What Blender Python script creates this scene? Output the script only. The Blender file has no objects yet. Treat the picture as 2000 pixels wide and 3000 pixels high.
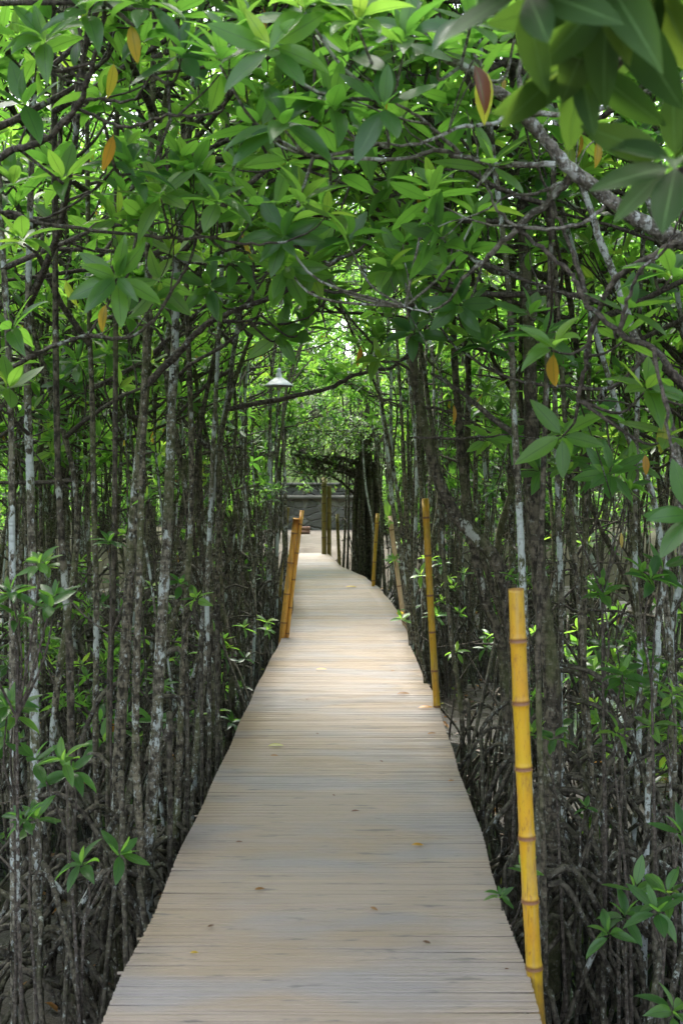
import bpy, math, random
import numpy as np
from mathutils import Vector
S = bpy.context.scene
COL = S.collection
R = math.radians
# ------------------------------------------------------------------ camera
PITCH = R(1.91); F = 3300.0; CH = 1.6
cam_d = bpy.data.cameras.new('camera'); cam = bpy.data.objects.new('camera', cam_d); COL.objects.link(cam)
cam.location = (0, 0, CH); cam.rotation_euler = (R(90)-PITCH, 0, 0)
cam_d.sensor_fit = 'VERTICAL'; cam_d.sensor_height = 36; cam_d.lens = 36*F/3000
cam_d.clip_start = 0.05; cam_d.clip_end = 500
cam_d.dof.use_dof = True; cam_d.dof.focus_distance = 7.0; cam_d.dof.aperture_fstop = 6.3
S.camera = cam
# ------------------------------------------------------------------ light
SUN_EL, SUN_AZ = 62, 340          # azimuth clockwise from +Y, as the sky measures it
w = bpy.data.worlds.new("World"); S.world = w; w.use_nodes = True
nt = w.node_tree; nt.nodes.clear()
sky = nt.nodes.new('ShaderNodeTexSky'); sky.sky_type = 'NISHITA'; sky.sun_disc = False
sky.sun_elevation = R(SUN_EL); sky.sun_rotation = R(SUN_AZ); sky.air_density = 1.0; sky.dust_density = 2.5; sky.ozone_density = 1.0
bg = nt.nodes.new('ShaderNodeBackground'); bg.inputs['Strength'].default_value = 0.15
wo = nt.nodes.new('ShaderNodeOutputWorld')
hs = nt.nodes.new('ShaderNodeHueSaturation'); hs.inputs['Saturation'].default_value = .45     # thin cloud whitens the sky
nt.links.new(sky.outputs[0], hs.inputs['Color']); nt.links.new(hs.outputs[0], bg.inputs[0]); nt.links.new(bg.outputs[0], wo.inputs[0])
sd = bpy.data.lights.new('sun', 'SUN'); sd.energy = 1.5; sd.angle = R(38); sd.color = (1.0, 0.95, 0.84)
sun = bpy.data.objects.new('sun', sd); COL.objects.link(sun)
sv = Vector((math.sin(R(SUN_AZ))*math.cos(R(SUN_EL)), math.cos(R(SUN_AZ))*math.cos(R(SUN_EL)), math.sin(R(SUN_EL))))
sun.rotation_euler = sv.to_track_quat('Z', 'Y').to_euler()
S.view_settings.view_transform = 'Standard'; S.view_settings.look = 'None'; S.view_settings.gamma = 1
S.view_settings.exposure = 3.0
c = S.cycles
c.max_bounces = 10; c.diffuse_bounces = 5; c.transmission_bounces = 8; c.glossy_bounces = 2
c.sample_clamp_indirect = 6; c.caustics_reflective = False; c.caustics_refractive = False

# ------------------------------------------------------------------ helpers
K = 2000/1568.0
def at(px, py, Y):
    """world point seen at full-size photo pixel px,py at distance Y ahead"""
    a = (px-1000)/F; b = (1500-py)/F
    d = np.array([a, math.cos(PITCH)+b*math.sin(PITCH), -math.sin(PITCH)+b*math.cos(PITCH)])
    return np.array([0, 0, CH]) + d*(Y/d[1])
def on(px, py, z=0.0):
    a = (px-1000)/F; b = (1500-py)/F
    d = np.array([a, math.cos(PITCH)+b*math.sin(PITCH), -math.sin(PITCH)+b*math.cos(PITCH)])
    return np.array([0, 0, CH]) + d*((z-CH)/d[2])
def nrm(v):
    v = np.asarray(v, float); return v/max(1e-9, np.linalg.norm(v))
def sstep(a, b, x):
    t = min(1, max(0, (x-a)/(b-a))); return t*t*(3-2*t)

def spline(pts, m=4):
    P = np.asarray(pts, float)
    if len(P) < 3: return np.array([P[0]+(P[-1]-P[0])*t for t in np.linspace(0, 1, m+1)])
    Q = np.vstack([2*P[0]-P[1], P, 2*P[-1]-P[-2]]); out = []
    for i in range(1, len(Q)-2):
        for k in range(m):
            t = k/m
            out.append(0.5*((2*Q[i])+(-Q[i-1]+Q[i+1])*t+(2*Q[i-1]-5*Q[i]+4*Q[i+1]-Q[i+2])*t*t+(-Q[i-1]+3*Q[i]-3*Q[i+1]+Q[i+2])*t**3))
    out.append(Q[-2]); return np.array(out)

def P_near(pts): return np.asarray(pts)[:, 1].mean() < 10
class MB:
    """collects vertices and faces of one mesh"""
    def __init__(s): s.v = []; s.q = []; s.t = []; s.n = 0; s.col = []
    def add(s, V, Q=None, T=None, col=None):
        V = np.asarray(V, float).reshape(-1, 3)
        if Q is not None and len(Q): s.q.append(np.asarray(Q)+s.n)
        if T is not None and len(T): s.t.append(np.asarray(T)+s.n)
        s.v.append(V); s.n += len(V)
        s.col.append(np.tile(np.asarray(col if col is not None else (.5, .5, .5, 1), float), (len(V), 1)) if col is None or np.ndim(col) == 1 else np.asarray(col, float))
    def tube(s, P, r, k=6, col=None, caps=False):
        P = np.asarray(P, float); n = len(P)
        r = np.broadcast_to(np.asarray(r, float), (n,))
        T = np.gradient(P, axis=0); T /= np.maximum(1e-9, np.linalg.norm(T, axis=1))[:, None]
        up = np.array([0, 0, 1.]) if abs(T[:, 2]).mean() < .75 else np.array([.3, 1., 0])
        A = np.cross(T, up); A /= np.maximum(1e-9, np.linalg.norm(A, axis=1))[:, None]
        B = np.cross(A, T)
        th = np.arange(k)*2*np.pi/k
        V = P[:, None, :]+r[:, None, None]*(np.cos(th)[None, :, None]*A[:, None, :]+np.sin(th)[None, :, None]*B[:, None, :])
        i = np.arange(n-1)[:, None]*k; j = np.arange(k)[None, :]; j2 = (j+1) % k
        Q = np.stack([i+j, i+j2, i+k+j2, i+k+j], -1).reshape(-1, 4)
        V = V.reshape(-1, 3); Tt = []
        if caps:
            V = np.vstack([V, P[0], P[-1]]); a = n*k; 
            for jj in range(k):
                Tt.append((a, (jj+1) % k, jj)); Tt.append((a+1, (n-1)*k+jj, (n-1)*k+(jj+1) % k))
        s.add(V, Q, Tt, col)
    def box(s, c, d, rot=0.0, col=None):
        x, y, z = np.asarray(d)/2
        V = np.array([(a*x, b*y, e*z) for e in (-1, 1) for a, b in ((-1, -1), (1, -1), (1, 1), (-1, 1))], float)
        cs, sn = math.cos(rot), math.sin(rot)
        V = np.stack([V[:, 0]*cs-V[:, 1]*sn, V[:, 0]*sn+V[:, 1]*cs, V[:, 2]], 1)+np.asarray(c)
        s.add(V, [(3, 2, 1, 0), (4, 5, 6, 7), (0, 1, 5, 4), (1, 2, 6, 5), (2, 3, 7, 6), (3, 0, 4, 7)], col=col)
    def lathe(s, prof, c, k=24, col=None):
        prof = np.asarray(prof, float); n = len(prof); th = np.arange(k)*2*np.pi/k
        V = np.stack([prof[:, 0, None]*np.cos(th), prof[:, 0, None]*np.sin(th), np.repeat(prof[:, 1, None], k, 1)], -1).reshape(-1, 3)+np.asarray(c)
        i = np.arange(n-1)[:, None]*k; j = np.arange(k)[None, :]; j2 = (j+1) % k
        s.add(V, np.stack([i+j, i+j2, i+k+j2, i+k+j], -1).reshape(-1, 4), col=col)
    def mesh(s, name, off=None, smooth=True, attr=False):
        V = np.vstack(s.v) if s.v else np.zeros((0, 3))
        if off is not None: V = V-np.asarray(off)
        q = np.vstack(s.q).astype(np.int32) if s.q else np.zeros((0, 4), np.int32)
        t = np.vstack(s.t).astype(np.int32) if s.t else np.zeros((0, 3), np.int32)
        me = bpy.data.meshes.new(name)
        me.vertices.add(len(V)); me.vertices.foreach_set('co', V.astype(np.float32).ravel())
        L = np.concatenate([q.ravel(), t.ravel()])
        me.loops.add(len(L)); me.loops.foreach_set('vertex_index', L)
        st = np.concatenate([np.arange(len(q))*4, len(q)*4+np.arange(len(t))*3]).astype(np.int32)
        me.polygons.add(len(st)); me.polygons.foreach_set('loop_start', st)
        if smooth: me.polygons.foreach_set('use_smooth', np.ones(len(st), bool))
        me.update(calc_edges=True)
        if attr:
            a = me.color_attributes.new('tint', 'FLOAT_COLOR', 'POINT')
            a.data.foreach_set('color', np.vstack(s.col).astype(np.float32).ravel()) if s.col else None
        return me

def tag(o, label=None, cat=None, group=None, kind=None):
    for k, v in (('label', label), ('category', cat), ('group', group), ('kind', kind)):
        if v: o[k] = v
    return o
def obj(name, me, mat=None, parent=None, loc=None):
    if isinstance(me, MB): me = me.mesh(name, attr=True)
    o = bpy.data.objects.new(name, me); COL.objects.link(o)
    if mat is not None and not me.materials: me.materials.append(mat)
    if parent is not None: o.parent = parent
    if loc is not None: o.location = loc
    return o
def empty(name, loc, rz=0):
    o = bpy.data.objects.new(name, None); COL.objects.link(o); o.location = loc; o.rotation_euler = (0, 0, rz)
    o.empty_display_size = .1; return o

# ------------------------------------------------------------------ materials
def mat(name):
    m = bpy.data.materials.new(name); m.use_nodes = True; n = m.node_tree; n.nodes.clear()
    out = n.nodes.new('ShaderNodeOutputMaterial'); return m, n, out
def N(n, t, **kw):
    x = n.nodes.new(t)
    for k, v in kw.items():
        if k in x.inputs: x.inputs[k].default_value = v
        else: setattr(x, k, v)
    return x
def ramp(n, fac, stops):
    r = n.nodes.new('ShaderNodeValToRGB'); e = r.color_ramp.elements
    while len(e) < len(stops): e.new(0.5)
    for a, (p, cc) in zip(e, stops):
        a.position = p; a.color = (*cc, 1) if len(cc) == 3 else cc
    n.links.new(fac, r.inputs[0]); return r.outputs[0]
def noise(n, vec, scale, detail=3, rough=.55):
    x = N(n, 'ShaderNodeTexNoise', Scale=scale, Detail=detail, Roughness=rough)
    n.links.new(vec, x.inputs['Vector']); return x.outputs[0]
def mapping(n, src, sc):
    mp = n.nodes.new('ShaderNodeMapping'); mp.inputs['Scale'].default_value = sc
    n.links.new(src, mp.inputs['Vector']); return mp.outputs[0]
def mix(n, fac, a, b, mode='MIX'):
    x = n.nodes.new('ShaderNodeMix'); x.data_type = 'RGBA'; x.blend_type = mode
    for s, v in ((x.inputs[0], fac), (x.inputs[6], a), (x.inputs[7], b)):
        if isinstance(v, (int, float)): s.default_value = v
        elif isinstance(v, tuple): s.default_value = (*v, 1)
        else: n.links.new(v, s)
    return x.outputs[2]
def bump(n, h, strength=.4, dist=.01, nrmin=None):
    b = N(n, 'ShaderNodeBump', Strength=strength, Distance=dist); n.links.new(h, b.inputs['Height'])
    if nrmin: n.links.new(nrmin, b.inputs['Normal'])
    return b.outputs[0]
def math_(n, op, a, b=0.0):
    x = n.nodes.new('ShaderNodeMath'); x.operation = op
    for i, v in enumerate((a, b)):
        if isinstance(v, (int, float)): x.inputs[i].default_value = v
        else: n.links.new(v, x.inputs[i])
    return x.outputs[0]
def pbsdf(n, out, col, rough=.6, nm=None, spec=.4):
    p = n.nodes.new('ShaderNodeBsdfPrincipled')
    if isinstance(col, tuple): p.inputs['Base Color'].default_value = (*col, 1)
    else: n.links.new(col, p.inputs['Base Color'])
    if isinstance(rough, (int, float)): p.inputs['Roughness'].default_value = rough
    else: n.links.new(rough, p.inputs['Roughness'])
    p.inputs['Specular IOR Level'].default_value = spec
    if nm: n.links.new(nm, p.inputs['Normal'])
    if out: n.links.new(p.outputs[0], out.inputs[0])
    return p

def leaf_material(name='mangrove_leaf', dark=1.0, trans=.55):
    m, n, out = mat(name)
    at_ = N(n, 'ShaderNodeAttribute', attribute_name='tint'); sp = n.nodes.new('ShaderNodeSeparateColor')
    n.links.new(at_.outputs['Color'], sp.inputs[0]); r, t, acr = sp.outputs
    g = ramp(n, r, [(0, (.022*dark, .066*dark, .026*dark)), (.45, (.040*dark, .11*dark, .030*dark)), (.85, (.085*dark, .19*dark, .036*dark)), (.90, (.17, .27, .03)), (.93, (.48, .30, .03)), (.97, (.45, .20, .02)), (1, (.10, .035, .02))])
    gt = ramp(n, r, [(0, (.13, .34, .04)), (.45, (.22, .49, .055)), (.85, (.38, .66, .08)), (.90, (.50, .62, .06)), (.93, (.60, .42, .05)), (.97, (.55, .26, .03)), (1, (.12, .04, .02))])
    rib = ramp(n, acr, [(0.0, (1, 1, 1)), (.10, (0, 0, 0))])
    geo = n.nodes.new('ShaderNodeNewGeometry')
    tc = n.nodes.new('ShaderNodeTexCoord')
    nz = noise(n, tc.outputs['Object'], 38, 3)
    g = mix(n, math_(n, 'MULTIPLY', nz, .35), g, (.02, .05, .015))
    g2 = mix(n, math_(n, 'MULTIPLY', rib, .6), g, (.12, .22, .07))
    back = mix(n, .28, g2, (.14*dark, .20*dark, .07*dark))
    col = mix(n, geo.outputs['Backfacing'], g2, back)
    rg = math_(n, 'ADD', math_(n, 'MULTIPLY', geo.outputs['Backfacing'], .3), .30 if dark == 1 else .62)
    p = pbsdf(n, None, col, rg, bump(n, nz, .15, .003), .55 if dark == 1 else .15)
    tr = n.nodes.new('ShaderNodeBsdfTranslucent'); 
    gt2 = mix(n, math_(n, 'MULTIPLY', rib, .7), gt, (.03, .10, .01))
    n.links.new(gt2, tr.inputs[0])
    mx = n.nodes.new('ShaderNodeMixShader'); mx.inputs[0].default_value = trans
    n.links.new(p.outputs[0], mx.inputs[1]); n.links.new(tr.outputs[0], mx.inputs[2]); n.links.new(mx.outputs[0], out.inputs[0])
    return m

def bark_material(name, base, dark, lichen, lich_amt, scale=1.0, green=.5):
    m, n, out = mat(name)
    tc = n.nodes.new('ShaderNodeTexCoord'); oi = n.nodes.new('ShaderNodeObjectInfo')
    off = n.nodes.new('ShaderNodeVectorMath'); off.operation = 'ADD'
    sc = n.nodes.new('ShaderNodeVectorMath'); sc.operation = 'SCALE'; sc.inputs[0].default_value = (13, 7, 29)
    n.links.new(oi.outputs['Random'], sc.inputs['Scale'])
    n.links.new(tc.outputs['Object'], off.inputs[0]); n.links.new(sc.outputs[0], off.inputs[1]); v = off.outputs[0]
    fine = noise(n, mapping(n, v, (1, 1, .55)), 55*scale, 5, .65)
    ring = noise(n, mapping(n, v, (.5, .5, 3.2)), 12*scale, 3)
    big = noise(n, mapping(n, v, (1, 1, .35)), 9*scale, 3)
    lz = math_(n, 'MULTIPLY', math_(n, 'ADD', noise(n, mapping(n, v, (1, 1, .6)), 34*scale, 4, .7), noise(n, mapping(n, v, (1, 1, .7)), 5.0, 2)), .5)
    lz2 = noise(n, v, 70*scale, 2)
    col = mix(n, ramp(n, fine, [(.40, (0, 0, 0)), (.58, (1, 1, 1))]), dark, base)
    col = mix(n, math_(n, 'MULTIPLY', ramp(n, ring, [(.4, (1, 1, 1)), (.5, (0, 0, 0))]), .55), col, dark)
    col = mix(n, math_(n, 'MULTIPLY', ramp(n, big, [(.52, (0, 0, 0)), (.62, (1, 1, 1))]), green), col, (.075, .085, .03))
    lo = .63-.13*lich_amt
    lm = ramp(n, lz, [(lo, (0, 0, 0)), (lo+.035, (1, 1, 1))])
    lm2 = ramp(n, lz2, [(.62, (0, 0, 0)), (.67, (1, 1, 1))])
    lm = math_(n, 'MAXIMUM', math_(n, 'MULTIPLY', lm, .85), math_(n, 'MULTIPLY', lm2, .55*min(1, lich_amt*2)))
    col = mix(n, lm, col, lichen)
    h = math_(n, 'ADD', math_(n, 'MULTIPLY', fine, .5), math_(n, 'MULTIPLY', ring, .8))
    pbsdf(n, out, col, .85, bump(n, h, 1.0, .02), .25)
    return m

M = {}
M['leaf'] = leaf_material()
M['leafdark'] = leaf_material('shade_dark_leaf', .34, .10)  # darker copy of the leaf: shade in the upper right corner painted into its colour
M['bark'] = bark_material('dark_bark', (.145, .125, .088), (.018, .015, .010), (.33, .35, .33), .42)
M['lichen'] = bark_material('lichen_bark', (.175, .155, .118), (.032, .027, .019), (.39, .42, .41), .85)
M['rough'] = bark_material('rough_bark', (.105, .088, .064), (.016, .013, .009), (.30, .31, .28), .22, .8, .5)
M['twig'] = bark_material('twig_bark', (.10, .082, .066), (.030, .024, .020), (.30, .32, .30), .25, 1.4, .05)
M['limb'] = bark_material('grey_limb', (.20, .18, .155), (.055, .048, .04), (.42, .43, .42), .8, 1.2, .1)
M['root'] = bark_material('root_bark', (.085, .074, .056), (.014, .011, .008), (.32, .34, .32), .28, .9, .15)

def bamboo_material(name, a, b, stain):
    m, n, out = mat(name)
    at_ = N(n, 'ShaderNodeAttribute', attribute_name='tint'); sp = n.nodes.new('ShaderNodeSeparateColor')
    n.links.new(at_.outputs['Color'], sp.inputs[0]); nodef, low, crack = sp.outputs
    tc = n.nodes.new('ShaderNodeTexCoord'); o = tc.outputs['Object']
    streak = noise(n, mapping(n, o, (1, 1, .06)), 60, 3)
    blot = noise(n, mapping(n, o, (1, 1, .4)), 9, 3)
    spk = noise(n, mapping(n, o, (1, 1, .3)), 90, 3, .7)
    col = mix(n, ramp(n, blot, [(.35, (0, 0, 0)), (.65, (1, 1, 1))]), a, b)
    grime = noise(n, mapping(n, o, (1, 1, .5)), 22, 5, .7)
    col = mix(n, math_(n, 'MULTIPLY', ramp(n, grime, [(.52, (0, 0, 0)), (.72, (1, 1, 1))]), .55), col, stain)
    col = mix(n, math_(n, 'MULTIPLY', ramp(n, streak, [(.5, (0, 0, 0)), (.72, (1, 1, 1))]), .6), col, (.30, .22, .10))
    col = mix(n, math_(n, 'MULTIPLY', ramp(n, spk, [(.57, (0, 0, 0)), (.68, (1, 1, 1))]), .6), col, stain)
    crk = noise(n, mapping(n, o, (1, 1, .025)), 75, 2)
    col = mix(n, math_(n, 'MULTIPLY', ramp(n, crk, [(.66, (0, 0, 0)), (.70, (1, 1, 1))]), .7), col, (.05, .03, .01))
    col = mix(n, ramp(n, nodef, [(.25, (0, 0, 0)), (.8, (1, 1, 1))]), col, stain)
    lowm = math_(n, 'MULTIPLY', low, ramp(n, noise(n, mapping(n, o, (1, 1, .3)), 14, 4, .7), [(.30, (1, 1, 1)), (.75, (.1, .1, .1))]))
    col = mix(n, lowm, col, (.055, .04, .018))
    pbsdf(n, out, col, .42, bump(n, streak, .12, .003), .4)
    return m
M['bamboo_y'] = bamboo_material('yellow_bamboo', (.42, .275, .007), (.43, .215, .010), (.16, .07, .03))
M['bamboo_o'] = bamboo_material('orange_bamboo', (.60, .32, .04), (.50, .22, .035), (.18, .08, .03))
M['bamboo_p'] = bamboo_material('pale_bamboo', (.52, .34, .20), (.58, .42, .28), (.20, .11, .06))
M['bamboo_g'] = bamboo_material('olive_bamboo', (.13, .105, .02), (.18, .13, .02), (.07, .045, .015))

# ------------------------------------------------------------------ boardwalk
L_px = [(300, 3000), (357, 2862), (446, 2684), (523, 2505), (574, 2397), (644, 2250), (708, 2106), (753, 2010), (778, 1959), (823, 1876), (848, 1819), (860, 1780), (856, 1722), (841, 1674), (824, 1626)]
R_px = [(1580, 3000), (1542, 2843), (1472, 2645), (1434, 2543), (1408, 2441), (1370, 2320), (1338, 2250), (1306, 2138), (1281, 2055), (1223, 1946), (1198, 1876), (1179, 1811), (1159, 1781), (1110, 1722), (1064, 1687), (1000, 1660), (964, 1626)]
def edge(px):
    P = np.array([on(a, b)[:2] for a, b in px]); 
    d = (P[3]-P[0])/(P[3][1]-P[0][1]); P = np.vstack([P[0]+d*(-2.2-P[0][1]), P])
    return P
LE, RE = edge(L_px), edge(R_px)
DECK_END = 22.9
def xl(Y): return float(np.interp(Y, LE[:, 1], LE[:, 0]))
def xr(Y): return float(np.interp(Y, RE[:, 1], RE[:, 0]))
def cx(Y): return .5*(xl(Y)+xr(Y))
MUD = -0.72

m, n, out = mat('split_bamboo_slats')
at_ = N(n, 'ShaderNodeAttribute', attribute_name='tint'); sp = n.nodes.new('ShaderNodeSeparateColor')
n.links.new(at_.outputs['Color'], sp.inputs[0]); rr, side, rnd2 = sp.outputs
tc = n.nodes.new('ShaderNodeTexCoord'); o = tc.outputs['Object']
streak = noise(n, mapping(n, o, (1.6, 190, 1)), 1.0, 6, .7)
streak2 = noise(n, mapping(n, o, (3.5, 60, 1)), 1.3, 4, .65)
patch = noise(n, mapping(n, o, (.8, .9, 1)), 1.1, 3)
patch2 = noise(n, mapping(n, o, (1.2, 3.0, 1)), .9, 2)
mould = noise(n, mapping(n, o, (4, 26, 1)), 1.0, 4, .6)
col = ramp(n, rr, [(0, (.19, .147, .120)), (.3, (.222, .174, .143)), (.55, (.246, .195, .161)), (.8, (.262, .205, .155)), (1, (.295, .242, .207))])
col = mix(n, math_(n, 'MULTIPLY', ramp(n, patch, [(.44, (0, 0, 0)), (.60, (1, 1, 1))]), .6), col, (.215, .155, .10))
col = mix(n, math_(n, 'MULTIPLY', ramp(n, patch2, [(.47, (0, 0, 0)), (.62, (1, 1, 1))]), .6), col, (.18, .173, .188))
col = mix(n, math_(n, 'MULTIPLY', ramp(n, streak, [(.40, (1, 1, 1)), (.52, (0, 0, 0))]), .26), col, (.12, .10, .08))
col = mix(n, math_(n, 'MULTIPLY', ramp(n, streak2, [(.54, (0, 0, 0)), (.7, (1, 1, 1))]), .22), col, (.29, .255, .21))
col = mix(n, math_(n, 'MULTIPLY', ramp(n, mould, [(.60, (0, 0, 0)), (.68, (1, 1, 1))]), .75), col, (.08, .072, .07))
col = mix(n, math_(n, 'MULTIPLY', side, .15), col, (.10, .08, .06))
pbsdf(n, out, col, .55, bump(n, streak, .5, .004), .35)
M['slat'] = m
rng = np.random.default_rng(5)
mb = MB(); Y = -2.0
ang0 = 0
while Y < DECK_END:
    wd = rng.uniform(.007, .014)*(1 if Y < 12 else 2)
    yc = Y+wd/2; a, b = xl(yc), xr(yc)
    a += rng.normal(0, .0012)-(rng.random() < .015)*rng.uniform(0, .02)+.004*math.sin(Y*5); b += rng.normal(0, .0012)+(rng.random() < .015)*rng.uniform(0, .02)+.006*math.sin(Y*4+1)
    zc = rng.normal(0, .0003); cr = rng.uniform(.0003, .0010); tilt = rng.normal(0, .0008); sk = rng.normal(0, .0015)
    X = np.linspace(a, b, 7); wob = np.cumsum(rng.normal(0, .0006, 7)); bowz = rng.normal(0, .0003, 7)
    prof = [(-.49, -.004, 1), (-.46, -.0004, .5), (-.2, cr*.8, 0), (.2, cr, 0), (.46, -.0004, .5), (.49, -.004, 1)]
    rr_ = min(1, max(0, rng.normal(.52, .11)))
    V = []; C = []
    for i in range(7):
        for u, z, sd_ in prof:
            V.append((X[i], yc+u*wd+wob[i]+sk*(i-3), z+zc+bowz[i]+tilt*u)); C.append((rr_, sd_*.8, rng.random(), 1))
    Q = []
    for i in range(6):
        for j in range(5):
            p = i*6+j; Q.append((p, p+6, p+7, p+1))
    for e in (0, 36):
        Q.append((e, e+1, e+4, e+5)); Q.append((e+1, e+2, e+3, e+4))
    mb.add(V, Q, col=C); Y += wd*.98
board = obj('boardwalk', mb, M['slat']); tag(board, kind='structure')
mw, n, out = mat('wet_dark_timber'); tc = n.nodes.new('ShaderNodeTexCoord')
z_ = noise(n, tc.outputs['Object'], 20, 4); pbsdf(n, out, ramp(n, z_, [(.3, (.02, .016, .012)), (.7, (.07, .055, .04))]), .8)
fr = MB()
for f_, off in ((xl, .10), (xr, -.10), (cx, 0)):
    P = [(f_(y)+off, y, -.055) for y in np.arange(-2, DECK_END, .8)]
    fr.tube(P, .035, 8, caps=True)
for y in np.arange(-1, DECK_END, 1.6):
    fr.tube([(xl(y)+.02, y, -.12), (xr(y)-.02, y, -.12)], .035, 8, caps=True)
obj('joists', fr, mw, board)
for y in np.arange(-1, DECK_END-.5, 1.6):
    for x in (xl(y)+.14, xr(y)-.14):
        q = MB(); q.tube([(x, y, -1.0), (x, y, -.1)], .045, 8); obj('pile', q, mw, board)

# ------------------------------------------------------------------ ground
def hz(x, y):
    return .05*math.sin(x*1.7+y*.6)+.04*math.sin(y*1.3-x*.8)+.03*math.sin(x*4.1+1)*math.sin(y*3.7)
def grid(name, x0, x1, y0, y1, dx, dy, f, material):
    xs = np.arange(x0, x1+dx/2, dx); ys = np.arange(y0, y1+dy/2, dy)
    V = [(x, y, f(x, y)) for y in ys for x in xs]; nx = len(xs)
    Q = [(j*nx+i, j*nx+i+1, (j+1)*nx+i+1, (j+1)*nx+i) for j in range(len(ys)-1) for i in range(nx-1)]
    b = MB(); b.add(V, Q); o = obj(name, b, material); tag(o, kind='structure'); return o
def bank(x, y): return sstep(22.0, 24.3, y+.25*math.sin(x*1.3))
mm, n, out = mat('wet_mud'); tc = n.nodes.new('ShaderNodeTexCoord'); o = tc.outputs['Object']
a1 = noise(n, o, 6, 5, .6); a2 = noise(n, o, 40, 4); wet = noise(n, o, 1.3, 3)
col = ramp(n, a1, [(.3, (.009, .007, .005)), (.6, (.022, .017, .012)), (.8, (.04, .031, .023))])
rg = ramp(n, wet, [(.4, (.12, .12, .12)), (.6, (.75, .75, .75))])
pbsdf(n, out, col, rg, bump(n, math_(n, 'ADD', a1, a2), .7, .03), .5)
grid('mud_ground', -60, 60, -14, 26, .6, .4, lambda x, y: MUD+hz(x, y)+.6*bank(x, y)*0-.0, mm)
ms, n, out = mat('sandy_soil'); tc = n.nodes.new('ShaderNodeTexCoord'); o = tc.outputs['Object']
a1 = noise(n, o, 2.2, 5, .6); a2 = noise(n, o, 30, 4); a3 = noise(n, mapping(n, o, (1, 2, 1)), .9, 3)
col = ramp(n, a1, [(.3, (.07, .06, .05)), (.6, (.125, .11, .095)), (.8, (.17, .155, .135))])
col = mix(n, math_(n, 'MULTIPLY', ramp(n, a2, [(.55, (0, 0, 0)), (.65, (1, 1, 1))]), .4), col, (.15, .10, .06))
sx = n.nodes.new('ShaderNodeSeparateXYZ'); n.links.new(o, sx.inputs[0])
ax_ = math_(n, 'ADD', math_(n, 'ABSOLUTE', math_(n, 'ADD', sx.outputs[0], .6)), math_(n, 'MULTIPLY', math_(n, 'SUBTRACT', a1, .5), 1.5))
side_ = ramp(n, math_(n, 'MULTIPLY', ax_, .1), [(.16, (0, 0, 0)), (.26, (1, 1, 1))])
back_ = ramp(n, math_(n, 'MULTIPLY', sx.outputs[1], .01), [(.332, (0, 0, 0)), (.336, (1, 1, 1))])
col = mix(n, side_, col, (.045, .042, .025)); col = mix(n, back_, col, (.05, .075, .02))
pbsdf(n, out, col, .9, bump(n, a2, .5, .02), .2)
def sand(x, y):
    far = sstep(34, 46, y)*5.0+max(0, y-46)*.12
    return MUD-.3+(.29-MUD)*bank(x, y)+.02*hz(x*2, y)*4*bank(x, y)+far+(.25*sstep(3, 8, abs(x)) if y > 24 else 0)
grid('sandy_ground', -60, 60, 21.0, 120, .8, .5, sand, ms)
mwat, n, out = mat('still_water'); tc = n.nodes.new('ShaderNodeTexCoord')
pbsdf(n, out, (.012, .014, .013), .06, bump(n, noise(n, tc.outputs['Object'], 8, 2), .06, .02), .5)
grid('water', -60, 60, -14, 23.4, 4, 4, lambda x, y: MUD+.015, mwat)

# ------------------------------------------------------------------ leaves
def leaf_template(sec):
    V = []; T = []; at_ = []
    wprof = lambda t: 0 if t < .1 else .172*math.sin(math.pi*min(1, ((t-.1)/.9))**.85)**.8
    rows = []
    for t in sec:
        h = wprof(t); z = -.16*t*t
        if t <= .001: rows.append([len(V)]); V.append((0, 0, 0)); at_.append((t, 0))
        elif t >= .999: rows.append([len(V)]); V.append((1, 0, z-.02)); at_.append((t, 0))
        else:
            h = max(h, .012); rows.append([len(V), len(V)+1, len(V)+2])
            V += [(t, -h, z+.28*h), (t, 0, z), (t, h, z+.28*h)]; at_ += [(t, 1), (t, 0), (t, 1)]
    for a, b in zip(rows[:-1], rows[1:]):
        if len(a) == 1: T += [(a[0], b[0], b[1]), (a[0], b[1], b[2])]
        elif len(b) == 1: T += [(a[0], b[0], a[1]), (a[1], b[0], a[2])]
        else:
            for i in (0, 1): T += [(a[i], b[i], b[i+1]), (a[i], b[i+1], a[i+1])]
    return np.array(V), np.array(T), np.array(at_)
LOD = {0: leaf_template([0, .1, .2, .34, .5, .66, .8, .92, 1]), 1: leaf_template([0, .12, .35, .65, .88, 1]), 2: leaf_template([0, .3, .72, 1])}

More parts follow.
